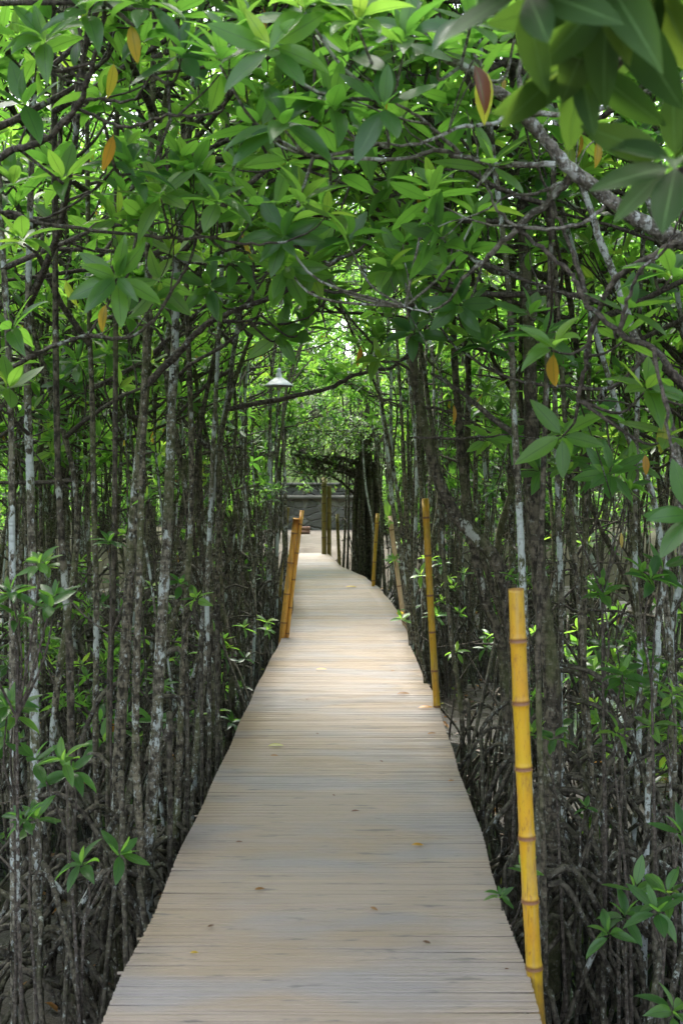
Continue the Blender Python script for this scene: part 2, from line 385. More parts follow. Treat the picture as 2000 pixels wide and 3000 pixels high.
class Leaves:
    def __init__(s): s.p = []; s.d = []; s.n = []; s.s = []; s.r = []
    def leaf(s, p, d, nn, size, r):
        s.p.append(p); s.d.append(d); s.n.append(nn); s.s.append(size); s.r.append(r)
    def rosette(s, p, ax, size, n, rng, yellow=.006):
        ax = nrm(ax); h = nrm(np.cross(ax, (.31, .77, .2))); k = np.cross(ax, h)
        ph = rng.uniform(0, 6.28); tone = rng.uniform(.05, .8)
        for i in range(n):
            f = (i+.5)/n
            th = R(22+78*f+rng.normal(0, 9)); ph += 2.4+rng.normal(0, .25)
            rad = math.cos(ph)*h+math.sin(ph)*k
            d = math.cos(th)*ax+math.sin(th)*rad; d = nrm(d+np.array([0, 0, -.22*f]))
            nn = nrm(ax-ax.dot(d)*d+rng.normal(0, .18, 3)); nn = nrm(nn-nn.dot(d)*d)
            sz = size*(.62+.42*min(1, f*2.2))*rng.uniform(.85, 1.1)
            if rng.random() < yellow and f > .5:
                d = nrm(np.array([rng.normal(0, .25), rng.normal(0, .25), -1])); nn = nrm(np.cross(d, rng.normal(0, 1, 3))); r = rng.choice([.93, .95, .97, .90])
            else: r = min(.87, max(0, tone+rng.normal(0, .10)+(.15 if f < .25 else 0)))
            s.leaf(p+ax*rng.uniform(0, .02), d, nn, sz, r)
    def build(s, name, lod, off=(0, 0, 0)):
        b = MB()
        if s.p:
            V, T, A = LOD[lod]; P = np.array(s.p)-np.asarray(off); D = np.array(s.d); Nn = np.array(s.n); B = np.cross(Nn, D); Sz = np.array(s.s)
            bend = 1+np.sin(np.arange(len(P))*12.9898)*.9
            L = (V[None, :, 0, None]*D[:, None, :]+V[None, :, 1, None]*B[:, None, :]+(V[None, :, 2]*bend[:, None])[:, :, None]*Nn[:, None, :])*Sz[:, None, None]+P[:, None, :]
            C = np.zeros((len(P), len(V), 4)); C[:, :, 0] = np.array(s.r)[:, None]; C[:, :, 1] = A[None, :, 0]; C[:, :, 2] = A[None, :, 1]; C[:, :, 3] = 1
            F_ = (T[None]+np.arange(len(P))[:, None, None]*len(V)).reshape(-1, 3)
            b.add(L.reshape(-1, 3), None, F_, C.reshape(-1, 4))
        return b.mesh(name, attr=True)

# the hollow kept free of twigs above the boardwalk
def ztun(Y): return float(np.interp(Y, [0, 3, 4.5, 6, 9, 13.6, 15, 19, 24, 30], [2.35, 2.30, 2.35, 2.5, 2.7, 3.0, 2.5, 2.1, 1.8, 1.8]))
def in_tunnel(p, pad=0.0):
    x, y, z = p
    if y > 31: return False
    hw = .5*(xr(y)-xl(y))+.10+pad+(.12 if z > .6 else 0); d = abs(x-cx(y))
    if -1 < y < 3.0 and abs(x) < .34*max(y, 0)+.35 and z < 1.75+.50*max(y, .3): return True
    if -1.5 < y < 2.6 and abs(x) < .9 and z < 3.1: return True
    if 9.4 < y < 14.0 and abs(x-cx(y)) < .8: return True
    zt = ztun(y)-pad
    # rounded arch
    if d < hw and z < zt-.35*(d/hw)**2: return True
    return False

def curve(p, d, length, rng, n=5, up=.25, wig=.25):
    d = nrm(d); P = [np.array(p, float)]; st = length/n
    for i in range(n):
        d = nrm(d+np.array([0, 0, up/n])+rng.normal(0, wig, 3)/math.sqrt(n)*.8); P.append(P[-1]+d*st)
    return np.array(P)

KEEP = []                                    # traced limbs and the lamp: random leaves stay off the line of sight to them
def proj(p):
    y = p[1]*math.cos(PITCH)-(p[2]-CH)*math.sin(PITCH); z = p[1]*math.sin(PITCH)+(p[2]-CH)*math.cos(PITCH)
    return (1000+F*p[0]/y, 1500-F*z/y) if y > .1 else (-9e3, 0)
def veiled(p):
    if not len(KEEP) or p[1] < .3: return False
    x, y = proj(p); k = KEEP_A
    return bool(np.any((np.abs(k[:, 0]-x) < k[:, 3]) & (np.abs(k[:, 1]-y) < k[:, 3]) & (k[:, 2] > p[1]-.05)))
class Tree:
    def __init__(s, base): s.base = np.array(base, float); s.stems = []; s.tw = MB(); s.lv = Leaves(); s.roots = MB(); s.bare = MB()
    def stem(s, pts, r0, r1, rng, k=9, seg=5, rough=.07):
        seg *= 3 if P_near(pts) else 1; P = spline(pts, seg); n = len(P); r = np.linspace(r0, r1, n)*(1+rng.normal(0, rough, n))
        b = MB(); b.tube(P, r, k); s.stems.append(b); return P
    def twig(s, p, d, length, size, rng, r=.006, forks=.5, nl=(6, 10), cull=True, up=.5, k=4):
        C = curve(p, d, length, rng, 4, up, .35)
        if cull and (in_tunnel(C[-1], size*.55) or in_tunnel(C[2], .0)): return False
        if veiled(C[-1]): return False
        s.tw.tube(C, np.linspace(r, r*.6, 5), k)
        ax = nrm(nrm(C[-1]-C[-2])*.8+np.array([0, 0, .7])+rng.normal(0, .25, 3))
        s.lv.rosette(C[-1], ax, size*rng.uniform(.85, 1.12), int(rng.integers(*nl)), rng)
        if rng.random() < forks: s.twig(C[2], nrm(C[2]-C[1])+rng.normal(0, .8, 3), length*rng.uniform(.5, .9), size, rng, r*.8, forks*.4, nl, cull, up, k)
        if rng.random() < .05 and C[-1][1] > 2.6:
            q = C[-1]; L = rng.uniform(.12, .28); s.tw.tube([q, q+(rng.normal(0, .01), rng.normal(0, .01), -L*.5), q+(rng.normal(0, .015), rng.normal(0, .015), -L)], [.003, .0065, .002], 5)
        return True
    def limb(s, p, d, length, size, rng, r=.014, nsub=5, cull=True, up=.3, sub=.32, k=5, forks=.6):
        C = curve(p, d, length, rng, 6, up, .28)
        if cull:
            m_ = 0
            while m_ < 7 and not in_tunnel(C[m_], .02): m_ += 1
            if m_ < 3: return
            C = C[:m_]
        n = len(C); s.tw.tube(C, np.linspace(r, r*.45, n), k)
        for j in range(nsub):
            i = min(n-2, int(n*(.25+.75*(j+.5)/nsub))); T = nrm(C[i+1]-C[i])
            s.twig(C[i]+(C[i+1]-C[i])*rng.random(), T*.7+rng.normal(0, .65, 3)+np.array([0, 0, .3]), sub*rng.uniform(.5, 1.2), size, rng, r*.42, forks, cull=cull, k=4 if k > 4 else 3)
        s.twig(C[-1], nrm(C[-1]-C[-2]), sub*.6, size, rng, r*.45, .8, cull=cull, k=4 if k > 4 else 3)
    def barelimbs(s, P, rng, n):
        Z = P[:, 2]
        for i in range(n):
            z = rng.uniform(-.3, 2.4); q = np.array([np.interp(z, Z, P[:, j]) for j in range(3)]); a = rng.uniform(0, 6.28)
            C = curve(q, (math.cos(a), math.sin(a), rng.uniform(-.3, 1.6)), rng.uniform(.3, 1.3), rng, 5, rng.uniform(-.2, .6), .45)
            m_ = 0
            while m_ < 6 and not in_tunnel(C[m_], .03): m_ += 1
            if m_ < 3: continue
            r = rng.uniform(.004, .010); s.tw.tube(C[:m_], np.linspace(r, r*.4, m_), 4)
            if rng.random() < .5 and m_ > 4: D = curve(C[3], nrm(C[3]-C[2])+rng.normal(0, .7, 3), rng.uniform(.15, .5), rng, 4, .3, .4); s.tw.tube(D, np.linspace(r*.6, r*.3, 5), 3) if not in_tunnel(D[-1]) else None
    def proproots(s, x, y, z0, n, rng, r=.0125, k=5, spread=.55):
        a = rng.uniform(0, 6.28)
        for i in range(n):
            a += 2.4+rng.normal(0, .3); z = z0*rng.uniform(.3, 1.15); L = spread*rng.uniform(.5, 1.25)*(.4+z)
            d = np.array([math.cos(a), math.sin(a), 0]); b = np.array([x, y, MUD+z])
            P = [b, b+d*L*.22+np.array([0, 0, rng.uniform(-.03, .05)]), b+d*L*.5-np.array([0, 0, z*.28]), b+d*L*.85-np.array([0, 0, z*.72]), b+d*L*1.08-np.array([0, 0, z+.2])]
            P = np.array(P)+rng.normal(0, .010, (5, 3))
            if any(abs(q[0]-cx(q[1])) < .5*(xr(q[1])-xl(q[1]))+.04 and q[2] > -.16 for q in spline(P, 4)): continue
            s.roots.tube(spline(P, 3), np.linspace(r*rng.uniform(.7, 1.3), r*.7, 13), k)
    def finish(s, label, group=None, lod=1, bark='bark', twm='twig', leafm='leaf', mats=None):
        e = empty('mangrove_tree', s.base); tag(e, label, 'tree', group)
        for i, b in enumerate(s.stems):
            obj('trunk', b.mesh('trunk', s.base, attr=True), M[(mats[i] if mats else bark)], e)
        if s.roots.n: obj('prop_roots', s.roots.mesh('prop_roots', s.base, attr=True), M['root'], e)
        if s.tw.n: obj('branches', s.tw.mesh('branches', s.base, attr=True), M[twm], e)
        if s.lv.p: obj('crown', s.lv.build('crown', lod, s.base), M[leafm], e)
        return e

def autocrown(t, P, rng, nlimb, size, z0, lean=(0, 0), length=(.6, 1.3), nsub=5, cull=True, r=.014, k=5, forks=.6):
    """limbs all round the upper part of a stem P"""
    Z = P[:, 2]; zt = Z[-1]; az = rng.uniform(0, 6.28)
    for i in range(nlimb):
        z = z0+(zt-z0)*((i+rng.random())/nlimb); q = np.array([np.interp(z, Z, P[:, j]) for j in range(3)])
        az += 2.4+rng.normal(0, .4); d = np.array([math.cos(az)+lean[0], math.sin(az)+lean[1], rng.uniform(-.05, .7)])
        t.limb(q, d, rng.uniform(*length), size, rng, r*rng.uniform(.7, 1.2), nsub, cull, k=k, forks=forks)
    t.twig(P[-1], (0, 0, 1), .3, size, rng, r*.5, .9, cull=cull, k=3)

# ------------------------------------------------------------------ the trees that can be told apart
rng = np.random.default_rng(3)
NEAR_BASES = []
def wp(pts, Y):
    """photo-traced points -> world; Y one distance or (first, last)"""
    Y0, Y1 = (Y, Y) if np.isscalar(Y) else Y; n = len(pts)
    return np.array([at(p[0]*K, p[1]*K, Y0+(Y1-Y0)*i/max(1, n-1)) for i, p in enumerate(pts)])
SPECS = []
def near_tree(*a, **k): SPECS.append((a, k))
def build_near(label, stems, bark='bark', branches=(), ros=(), crown=(7, 1.9), roots=(12, .9), hang=(), group=None, leaf=.13, top=None, base=None, extra_roots=(), leafm='leaf', twm='twig', mats=None):
    r_ = np.random.default_rng(sum(map(ord, label))); P0 = None; built = []
    t = Tree((0, 0, 0))
    for k_, (pts, Y, wpx) in enumerate(stems):
        W = wp(pts, Y) if Y is not None else np.array(pts, float)
        if Y is not None:
            r = wpx*K/2/F*(Y if np.isscalar(Y) else Y[0]); W = W[::-1]                        # now from the foot upwards
            if k_ == 0 or W[0][2] > 0:
                foot = W[0]+(W[0]-W[1])*.15
                W = np.vstack([[foot[0], foot[1], MUD-.15], W]) if W[0][2] > MUD+.1 else W
            H = top or r_.uniform(4.8, 6.2)
            if W[-1][2] < H: 
                d = nrm(W[-1]-W[-2]); d[2] = max(d[2], .9); W = np.vstack([W, W[-1]+d*(H-W[-1][2])*.5+r_.normal(0, .06, 3), W[-1]+d*(H-W[-1][2])])
        else: r = wpx
        P = t.stem(W, r*1.08, max(.010, r*.45), r_, 10, 6, .05); built.append(P)
        if k_ == 0: P0 = P
    t.base = np.array([P0[0][0], P0[0][1], MUD]); NEAR_BASES.append(t.base)
    pool = [P for P in built]
    for pts, Y, wpx, *o in branches:
        W = wp(pts, Y); ym = np.mean(Y); r = wpx*K/2/F*ym*1.2
        if o and o[0] == 'join':                                # runs back to the stem outside the picture
            i = np.argmin([abs(q[2]-(W[0][2]-.25)) for q in P0]); W = np.vstack([P0[i], W])
        C = spline(W, 5); n = len(C); C[1:-1] += r_.normal(0, .0022, (n-2, 3))
        t.tw.tube(C, np.linspace(r, r*.5, n)*(1+r_.normal(0, .07, n)), 7); pool.append(C)
        seg = np.linalg.norm(np.diff(C, axis=0), axis=1).sum(); ns = int(seg/.27)
        for j in range(ns):
            i = int((.25+.75*(j+r_.random())/max(1, ns))*(n-2)); T = nrm(C[i+1]-C[i])
            t.twig(C[i], T*.6+r_.normal(0, .55, 3)+np.array([0, .35, .4]), r_.uniform(.12, .34), leaf, r_, max(.0035, r*.4), .5, cull=False)
        t.twig(C[-1], nrm(C[-1]-C[-2]), .15, leaf, r_, r*.5, .8, cull=False)
    A = np.vstack(pool[1:]) if len(pool) > 1 else pool[0]
    for x, y, Y, *o in ros:
        q = at(x*K, y*K, Y); i = np.argmin(np.linalg.norm(A-q, axis=1)); s_ = A[i]
        t.tw.tube(spline([s_, (s_*.4+q*.6)+np.array([r_.normal(0, .02), 0, -.05]), q], 4), np.linspace(.0055, .0035, 9), 5)
        ax = np.array(o[0], float) if o else np.array([r_.normal(0, .3), -.35+r_.normal(0, .25), 1.]); t.lv.rosette(q, ax, (o[1] if len(o) > 1 else leaf*1.12), int(r_.integers(8, 12)), r_, .0)
    for x, y, Y, sz, tone in hang:
        q = at(x*K, y*K, Y); t.lv.leaf(q, nrm((r_.normal(0, .15), r_.normal(0, .1), -1)), nrm((r_.normal(0, .8), -1, .1)), sz*.85, tone); i = np.argmin(np.linalg.norm(A-q, axis=1)); t.tw.tube(spline([A[i], (A[i]+q)/2+(0, 0, .02), q], 3), .0022, 4)
    for P in built[:1+len(built)]:
        if crown and P[-1][2] > 3: autocrown(t, P, r_, crown[0]+4, .125, crown[1], lean=(-.6*np.sign(P[-1][0]-cx(P[-1][1])), 0), length=(.5, 1.4))
    if roots: t.proproots(t.base[0], t.base[1], roots[1], roots[0], r_, .0135, 6, .6)
    for pts, Y, wpx in extra_roots:
        W = wp(pts, Y); C = spline(W, 5); r = wpx*K/2/F*np.mean(Y)
        for q in C:
            if q[0] < 0: q[0] = min(q[0], xl(q[1])-.07)
            else: q[0] = max(q[0], xr(q[1])+.07)
        if C[-1][2] > MUD: C = np.vstack([C, C[-1]+np.array([0, 0, MUD-.1-C[-1][2]])*(1, 1, 1)+nrm(C[-1]-C[-3])*(.2, .2, 0)])
        t.roots.tube(C, np.linspace(r, r*.75, len(C)), 7)
    return t.finish(label, group, 0 if t.base[1] < 5 else 1, bark, twm, leafm, mats)

# trunks standing just outside the picture whose branches reach over the boardwalk
near_tree('mangrove outside the left border whose thin dark branches cross the upper left', [([(-1.22, 3.3, MUD-.15), (-1.2, 3.3, .5), (-1.25, 3.35, 1.8), (-1.2, 3.3, 3.0), (-1.1, 3.4, 4.6)], None, .032)],
  branches=[([(0, 365), (60, 340), (130, 300), (180, 240), (200, 190), (235, 60), (240, -30)], (3.3, 3.0), 15, 'join'),
            ([(150, 288), (190, 235), (240, 228), (300, 230), (350, 170)], (3.25, 3.1), 8),
            ([(180, 250), (240, 275), (300, 292), (370, 268), (420, 265), (500, 260), (522, 225)], (3.25, 3.0), 8),
            ([(0, 490), (100, 515), (250, 532), (400, 548), (480, 545), (560, 560), (655, 556)], (3.7, 3.5), 9, 'join'),
            ([(480, 545), (520, 575), (570, 580), (650, 640), (680, 655)], (3.6, 3.8), 6),
            ([(80, 510), (150, 480), (220, 430), (250, 370)], (3.7, 3.6), 6),
            ([(0, 868), (70, 820), (140, 790), (200, 770), (270, 778), (340, 750), (400, 660), (438, 600), (450, 520)], (3.9, 3.7), 10, 'join'),
            ([(200, 770), (250, 700), (255, 620)], 3.8, 6)],
  ros=[(420, 135, 3.0, (-.1, -.9, 1)), (105, 100, 3.1), (60, 250, 3.2), (500, 470, 3.5), (55, 560, 3.5), (370, 455, 3.5, (0, -.9, .8)), (270, 640, 3.5, (.1, -.9, .1)), (30, 760, 3.6), (20, 900, 3.7), (330, 20, 2.9), (200, 40, 3.0), (560, 60, 3.2), (300, 400, 3.4), (150, 420, 3.4), (30, 430, 3.3)], crown=(9, 2.5), roots=None, twm='twig', hang=[(262, 305, 3.2, .125, .96), (300, 50, 3.0, .12, .93), (262, 140, 3.1, .11, .92), (245, 695, 3.6, .11, .93), (150, 640, 3.6, .1, .90)])
near_tree('mangrove outside the right border with the thick grey limb slanting across the upper right', [([(1.35, 3.3, MUD-.15), (1.38, 3.3, .5), (1.34, 3.25, 1.7), (1.18, 3.15, 2.35), (1.3, 3.3, 3.4), (1.35, 3.4, 4.6)], None, .035)],
  branches=[([(1600, 575), (1530, 540), (1480, 515), (1400, 458), (1310, 388), (1255, 325), (1200, 262), (1130, 200), (1060, 150)], (3.1, 2.95), 36, 'join'),
            ([(1275, 378), (1220, 378), (1150, 378), (1060, 360), (1010, 345), (930, 365), (800, 365), (700, 355)], (3.0, 3.1), 12),
            ([(1060, 360), (1010, 310), (960, 270), (900, 230)], (3.05, 2.9), 9),
            ([(1220, 262), (1350, 255), (1480, 210), (1580, 185)], (2.95, 2.7), 12),
            ([(1190, 250), (1130, 285), (1070, 290), (960, 330), (870, 330)], (2.95, 2.9), 10),
            ([(1320, 395), (1260, 460), (1180, 530), (1120, 590), (1060, 640)], (3.05, 3.3), 16),
            ([(1400, 458), (1350, 505), (1280, 525), (1215, 522), (1170, 510), (1130, 460), (1102, 400)], (3.05, 3.1), 9),
            ([(1290, 420), (1230, 445), (1170, 450), (1120, 480)], (3.05, 3.2), 8),
            ([(1060, 640), (1030, 690), (980, 715), (930, 705)], (3.3, 3.6), 6)], mats=['rough'], twm='limb',
  ros=[(625, 120, 2.7, (.0, -1, .5)), (505, 150, 2.8), (655, 300, 2.8, (-.1, -1, .8)), (760, 250, 2.8), (690, 470, 3.1), (780, 410, 3.3), (880, 255, 2.7, (.1, -1, .8)), (930, 110, 2.8), (820, 60, 2.7), (1130, 390, 2.95, (0, -.7, 1)), (1010, 130, 2.9), (700, 30, 2.7), (1180, 90, 2.8), (650, 545, 3.6, (0, -1, .2)), (655, 612, 3.7, (0, -1, -.3)), (705, 600, 3.8, (0, -1, -.2)), (990, 440, 3.6), (1090, 500, 3.7), (920, 600, 3.8, (0, -1, 0)), (800, 560, 3.7), (1080, 60, 2.7)], crown=(9, 2.5), roots=None, hang=[(1110, 150, 2.5, .14, .91),  (1085, 140, 2.45, .13, 1.0), (1330, 300, 3.2, .09, .96), (1370, 320, 3.1, .09, .93), (1155, 175, 3.0, .05, .93), (1040, 925, 5.0, .12, .96), (890, 210, 2.9, .06, .93)])
near_tree('mangrove outside the right border with crooked near-black branches hanging over the right side', [([(1.22, 2.8, MUD-.15), (1.2, 2.8, .6), (1.18, 2.75, 1.9), (1.25, 2.8, 3.2), (1.2, 2.9, 4.4)], None, .03)],
  branches=[([(1600, 905), (1540, 850), (1500, 800), (1420, 765), (1350, 700), (1320, 640), (1290, 610), (1230, 560), (1170, 510)], (2.9, 3.1), 15, 'join'),
            ([(1600, 560), (1500, 590), (1440, 620), (1400, 660), (1370, 730), (1350, 800), (1335, 870), (1328, 920)], (2.9, 3.1), 16, 'join'),
            ([(1420, 765), (1440, 690), (1470, 620), (1530, 570), (1568, 480)], (2.9, 2.7), 9),
            ([(1500, 800), (1530, 950), (1545, 1050), (1568, 1100)], (2.9, 2.8), 9),
            ([(1350, 700), (1320, 600), (1290, 520), (1265, 460), (1240, 400)], (3.0, 3.2), 10)], mats=['rough'],
  ros=[(1250, 780, 3.7, (-.1, -.6, 1)), (1440, 720, 3.0), (1540, 640, 2.9), (1480, 900, 3.2), (1530, 1010, 3.2)], crown=(8, 2.5), roots=None, hang=[(1425, 1220, 4.0, .07, .93), (1480, 1040, 3.8, .09, .96), (1525, 960, 3.2, .12, .91)])
near_tree('mangrove just outside the upper right corner with big dark out-of-focus leaves', [([(1.0, 1.5, MUD-.15), (1.0, 1.5, .8), (.98, 1.5, 2.2), (1.0, 1.55, 3.4)], None, .022)],
  branches=[([(1700, 120), (1580, 60), (1480, -20), (1400, -60)], (1.5, 1.35), 10, 'join'), ([(1700, 420), (1620, 400), (1565, 385)], (1.55, 1.5), 8, 'join')],
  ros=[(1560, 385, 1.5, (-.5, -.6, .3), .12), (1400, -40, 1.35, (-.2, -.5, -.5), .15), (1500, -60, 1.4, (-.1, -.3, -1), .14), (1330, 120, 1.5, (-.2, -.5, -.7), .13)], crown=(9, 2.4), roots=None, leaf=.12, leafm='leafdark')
# left side
near_tree('dark mangrove trunk left of the boardwalk that forks halfway up into a grey limb', [([(350, 480), (345, 620), (338, 800), (330, 950), (315, 1100), (300, 1300), (288, 1500), (275, 1700), (270, 1900), (272, 2150)], 4.9, 30)],
  branches=[([(338, 882), (400, 822), (450, 765), (490, 735), (560, 706), (640, 675), (690, 645), (740, 615), (790, 590)], (4.85, 4.5), 15), ([(490, 735), (560, 738), (600, 725)], (4.8, 4.7), 8), ([(700, 643), (750, 668), (830, 668), (880, 640), (900, 600)], (4.6, 4.4), 7), ([(560, 706), (600, 650), (640, 590)], (4.7, 4.6), 7)],
  ros=[(480, 660, 4.4, (0, -1, .1)), (700, 760, 4.9, (0, -.6, 1)), (640, 770, 4.9, (0, -1, 0)), (530, 610, 4.3), (400, 590, 4.2)], crown=(7, 2.6))
near_tree('upright mangrove trunk with pale lichen bands beside the forked dark trunk', [([(412, 520), (405, 640), (402, 800), (394, 950), (390, 1100), (380, 1300), (368, 1500), (358, 1700), (345, 1900), (335, 2120)], 5.0, 30)], bark='lichen', extra_roots=[([(440, 1370), (455, 1430), (500, 1520), (540, 1620), (565, 1740)], 6.2, 13), ([(360, 1520), (410, 1490), (440, 1560), (470, 1700), (490, 1850)], 5.4, 14), ([(480, 1415), (520, 1396), (578, 1392), (572, 1440), (550, 1520), (540, 1640)], 6.6, 15), ([(380, 1700), (400, 1645), (425, 1640), (438, 1700), (440, 1830), (436, 2000)], 4.9, 17), ([(360, 1600), (420, 1610), (470, 1720), (500, 1880)], 5.2, 12), ([(300, 1560), (240, 1590), (190, 1700), (170, 1850)], 5.2, 13), ([(470, 1470), (510, 1560), (530, 1700), (535, 1800)], 5.9, 11)],
  branches=[([(402, 870), (450, 830), (520, 790), (570, 745), (640, 745), (690, 735)], (5.1, 4.8), 8), ([(405, 850), (360, 760), (300, 740), (240, 700)], 5.1, 7)], crown=(7, 2.4), roots=(10, 1.0))
near_tree('grey leaning mangrove trunk halfway between the pale-banded trunk and the hanging lamp', [([(560, 640), (535, 820), (522, 920), (505, 1010), (488, 1150), (478, 1300), (466, 1450), (455, 1620), (450, 1750)], 7.2, 18)], bark='limb',
  branches=[([(520, 940), (600, 925), (700, 905), (760, 890), (800, 868), (860, 848), (900, 845), (950, 800)], (7.1, 6.4), 11), ([(530, 850), (480, 880), (430, 930), (380, 990)], 7.2, 9), ([(485, 1030), (450, 1000), (420, 960)], 7.2, 12)], crown=(8, 2.3), roots=(10, 1.2))
near_tree('upright mangrove trunk nearest the left border with rough grey bark', [([(70, 480), (66, 700), (64, 900), (70, 1100), (75, 1300), (78, 1550), (82, 1800), (88, 2150)], 4.5, 23)], bark='lichen', crown=(7, 2.1), branches=[([(66, 780), (30, 740), (0, 690)], 4.5, 8), ([(68, 1000), (30, 960), (0, 940)], (4.5, 4.2), 8)])
near_tree('thin straight dark mangrove stem between the border trunk and the forked trunk', [([(205, 700), (212, 900), (216, 1150), (222, 1400), (220, 1700), (228, 1950), (232, 2200)], 5.4, 15)], crown=(6, 2.0))
for i, (pts, Y, wd, bk, lb) in enumerate([
    ([(130, 900), (140, 1200), (160, 1500), (165, 1800), (172, 2250)], 4.7, 20, 'rough', 'stout dark mangrove stem standing behind the lowest left saplings'),
    ([(325, 1150), (318, 1400), (312, 1700), (325, 2000), (322, 2250)], 4.6, 21, 'bark', 'dark mangrove stem rising right of the lowest left sapling'),
    ([(20, 800), (28, 1200), (30, 1600), (34, 2300)], 4.3, 17, 'lichen', 'mangrove stem with white blotches hard against the left border'),
    ([(440, 1050), (430, 1350), (418, 1600), (408, 1850), (400, 2050)], 5.4, 19, 'bark', 'mangrove stem closest to the left edge of the boardwalk in its middle'),
    ([(265, 1000), (262, 1300), (252, 1600), (250, 1900), (246, 2200)], 5.0, 16, 'rough', 'narrow dark mangrove stem left of the forked trunk'),
    ([(480, 1250), (474, 1500), (452, 1700), (440, 1950)], 6.2, 15, 'lichen', 'thin spotted mangrove stem amid the arching roots left of the boardwalk'),
    ([(634, 1000), (636, 1150), (637, 1250), (635, 1400), (632, 1500)], 14.3, 9, 'lichen', 'white-blotched thin mangrove stem just left of the leaning orange posts'),
    ]):
    near_tree(lb, [(pts, Y, wd)], bark=bk, crown=(6, 2.2), roots=(9, .8))
# right side
near_tree('thick rough mangrove trunk bending in an S right of the boardwalk', [([(945, 700), (950, 850), (965, 940), (985, 1030), (1010, 1110), (1050, 1190), (1090, 1232), (1140, 1290), (1165, 1370), (1180, 1480), (1190, 1650), (1200, 1850)], 5.6, 37)], bark='rough', crown=(5, 2.5),
  branches=[([(975, 935), (1010, 940), (1060, 955), (1110, 985)], 5.8, 7), ([(950, 855), (880, 810), (830, 760), (780, 700)], (5.8, 5.6), 7)],
  extra_roots=[([(1180, 1600), (1130, 1640), (1090, 1700), (1060, 1760)], (5.8, 5.6), 12), ([(1180, 1750), (1140, 1830), (1105, 1900)], (5.7, 5.4), 13)])
near_tree('rough dark mangrove trunk standing between the S-bent trunk and the stoutest one', [([(1040, 760), (1048, 900), (1056, 1000), (1066, 1120), (1088, 1260), (1115, 1380), (1150, 1480), (1165, 1650), (1170, 1850)], 6.4, 27)], bark='rough', crown=(7, 2.4))
near_tree('stoutest mangrove trunk right of the boardwalk with flaky brown bark', [([(1205, 600), (1215, 800), (1220, 1000), (1226, 1200), (1246, 1400), (1268, 1580), (1266, 1800), (1262, 2100)], 4.9, 47)], bark='rough', crown=(8, 2.4), roots=(11, 1.1),
  branches=[([(1225, 1130), (1250, 1095), (1280, 1080)], 4.9, 8)], ros=[(1240, 1085, 4.6, (0, -.4, 1)), (1300, 1060, 4.7)],
  extra_roots=[([(1240, 1522), (1300, 1528), (1380, 1560), (1440, 1660), (1480, 1800), (1500, 1950)], (5.0, 4.6), 14), ([(1250, 1540), (1330, 1550), (1400, 1640), (1430, 1800), (1440, 2000)], (5.0, 4.9), 12), ([(1270, 1700), (1330, 1760), (1380, 1900), (1400, 2100)], (5, 4.8), 11), ([(1260, 1800), (1340, 1900), (1420, 2050), (1470, 2200)], (4.8, 4.4), 15), ([(1300, 1600), (1400, 1640), (1480, 1760), (1540, 1900)], (4.9, 4.6), 13), ([(1240, 1900), (1180, 1960), (1130, 2050)], (4.8, 4.6), 12), ([(1480, 1600), (1400, 1750), (1350, 1950), (1330, 2150)], (4.7, 4.6), 13), ([(1540, 1700), (1450, 1760), (1390, 1830), (1330, 1990)], (4.6, 4.5), 9)])
near_tree('slim mangrove trunk blotched white with lichen right behind the big yellow post', [([(1165, 640), (1174, 800), (1180, 960), (1188, 1100), (1198, 1300), (1206, 1500), (1212, 1750), (1225, 2050)], 4.5, 19)], bark='lichen', crown=(6, 2.4),
  branches=[([(1180, 1000), (1130, 960), (1080, 920), (1030, 880), (990, 858)], (4.6, 5.0), 13), ([(950, 1005), (1080, 1006), (1160, 998), (1232, 1008)], (5.0, 4.7), 5)])
near_tree('thin grey mangrove stem to the right of the stoutest trunk', [([(1268, 760), (1276, 1000), (1282, 1200), (1288, 1400), (1284, 1600), (1292, 1850), (1300, 2100)], 5.2, 15)], bark='lichen', crown=(6, 2.2))
near_tree('bluish grey straight mangrove stem near the right border', [([(1468, 700), (1462, 940), (1458, 1150), (1458, 1290), (1468, 1500), (1462, 1800), (1440, 2100)], 5.3, 13)], bark='lichen', crown=(6, 2.1))
near_tree('grey mangrove trunk curving outwards near the right border', [([(1340, 440), (1372, 540), (1420, 660), (1455, 770), (1500, 860), (1533, 960), (1560, 1100), (1575, 1300), (1580, 1600)], 4.3, 24)], bark='limb', crown=(5, 2.8),
  branches=[([(1480, 820), (1400, 890), (1300, 888), (1220, 880), (1150, 860), (1050, 800), (1000, 740)], (4.2, 4.6), 8), ([(1400, 700), (1320, 680), (1250, 660), (1150, 622), (1040, 568), (960, 500)], (4.3, 4.4), 10)],
  ros=[(1215, 730, 3.9, (0, -.5, 1)), (950, 770, 4.6, (-.2, -.6, .6)), (1000, 640, 4.2), (1050, 700, 4.2, (0, -1, 0)), (1120, 800, 4.5), (870, 830, 5.2), (1400, 1090, 4.2, (-.2, -.7, .5)), (1370, 960, 4.2)])
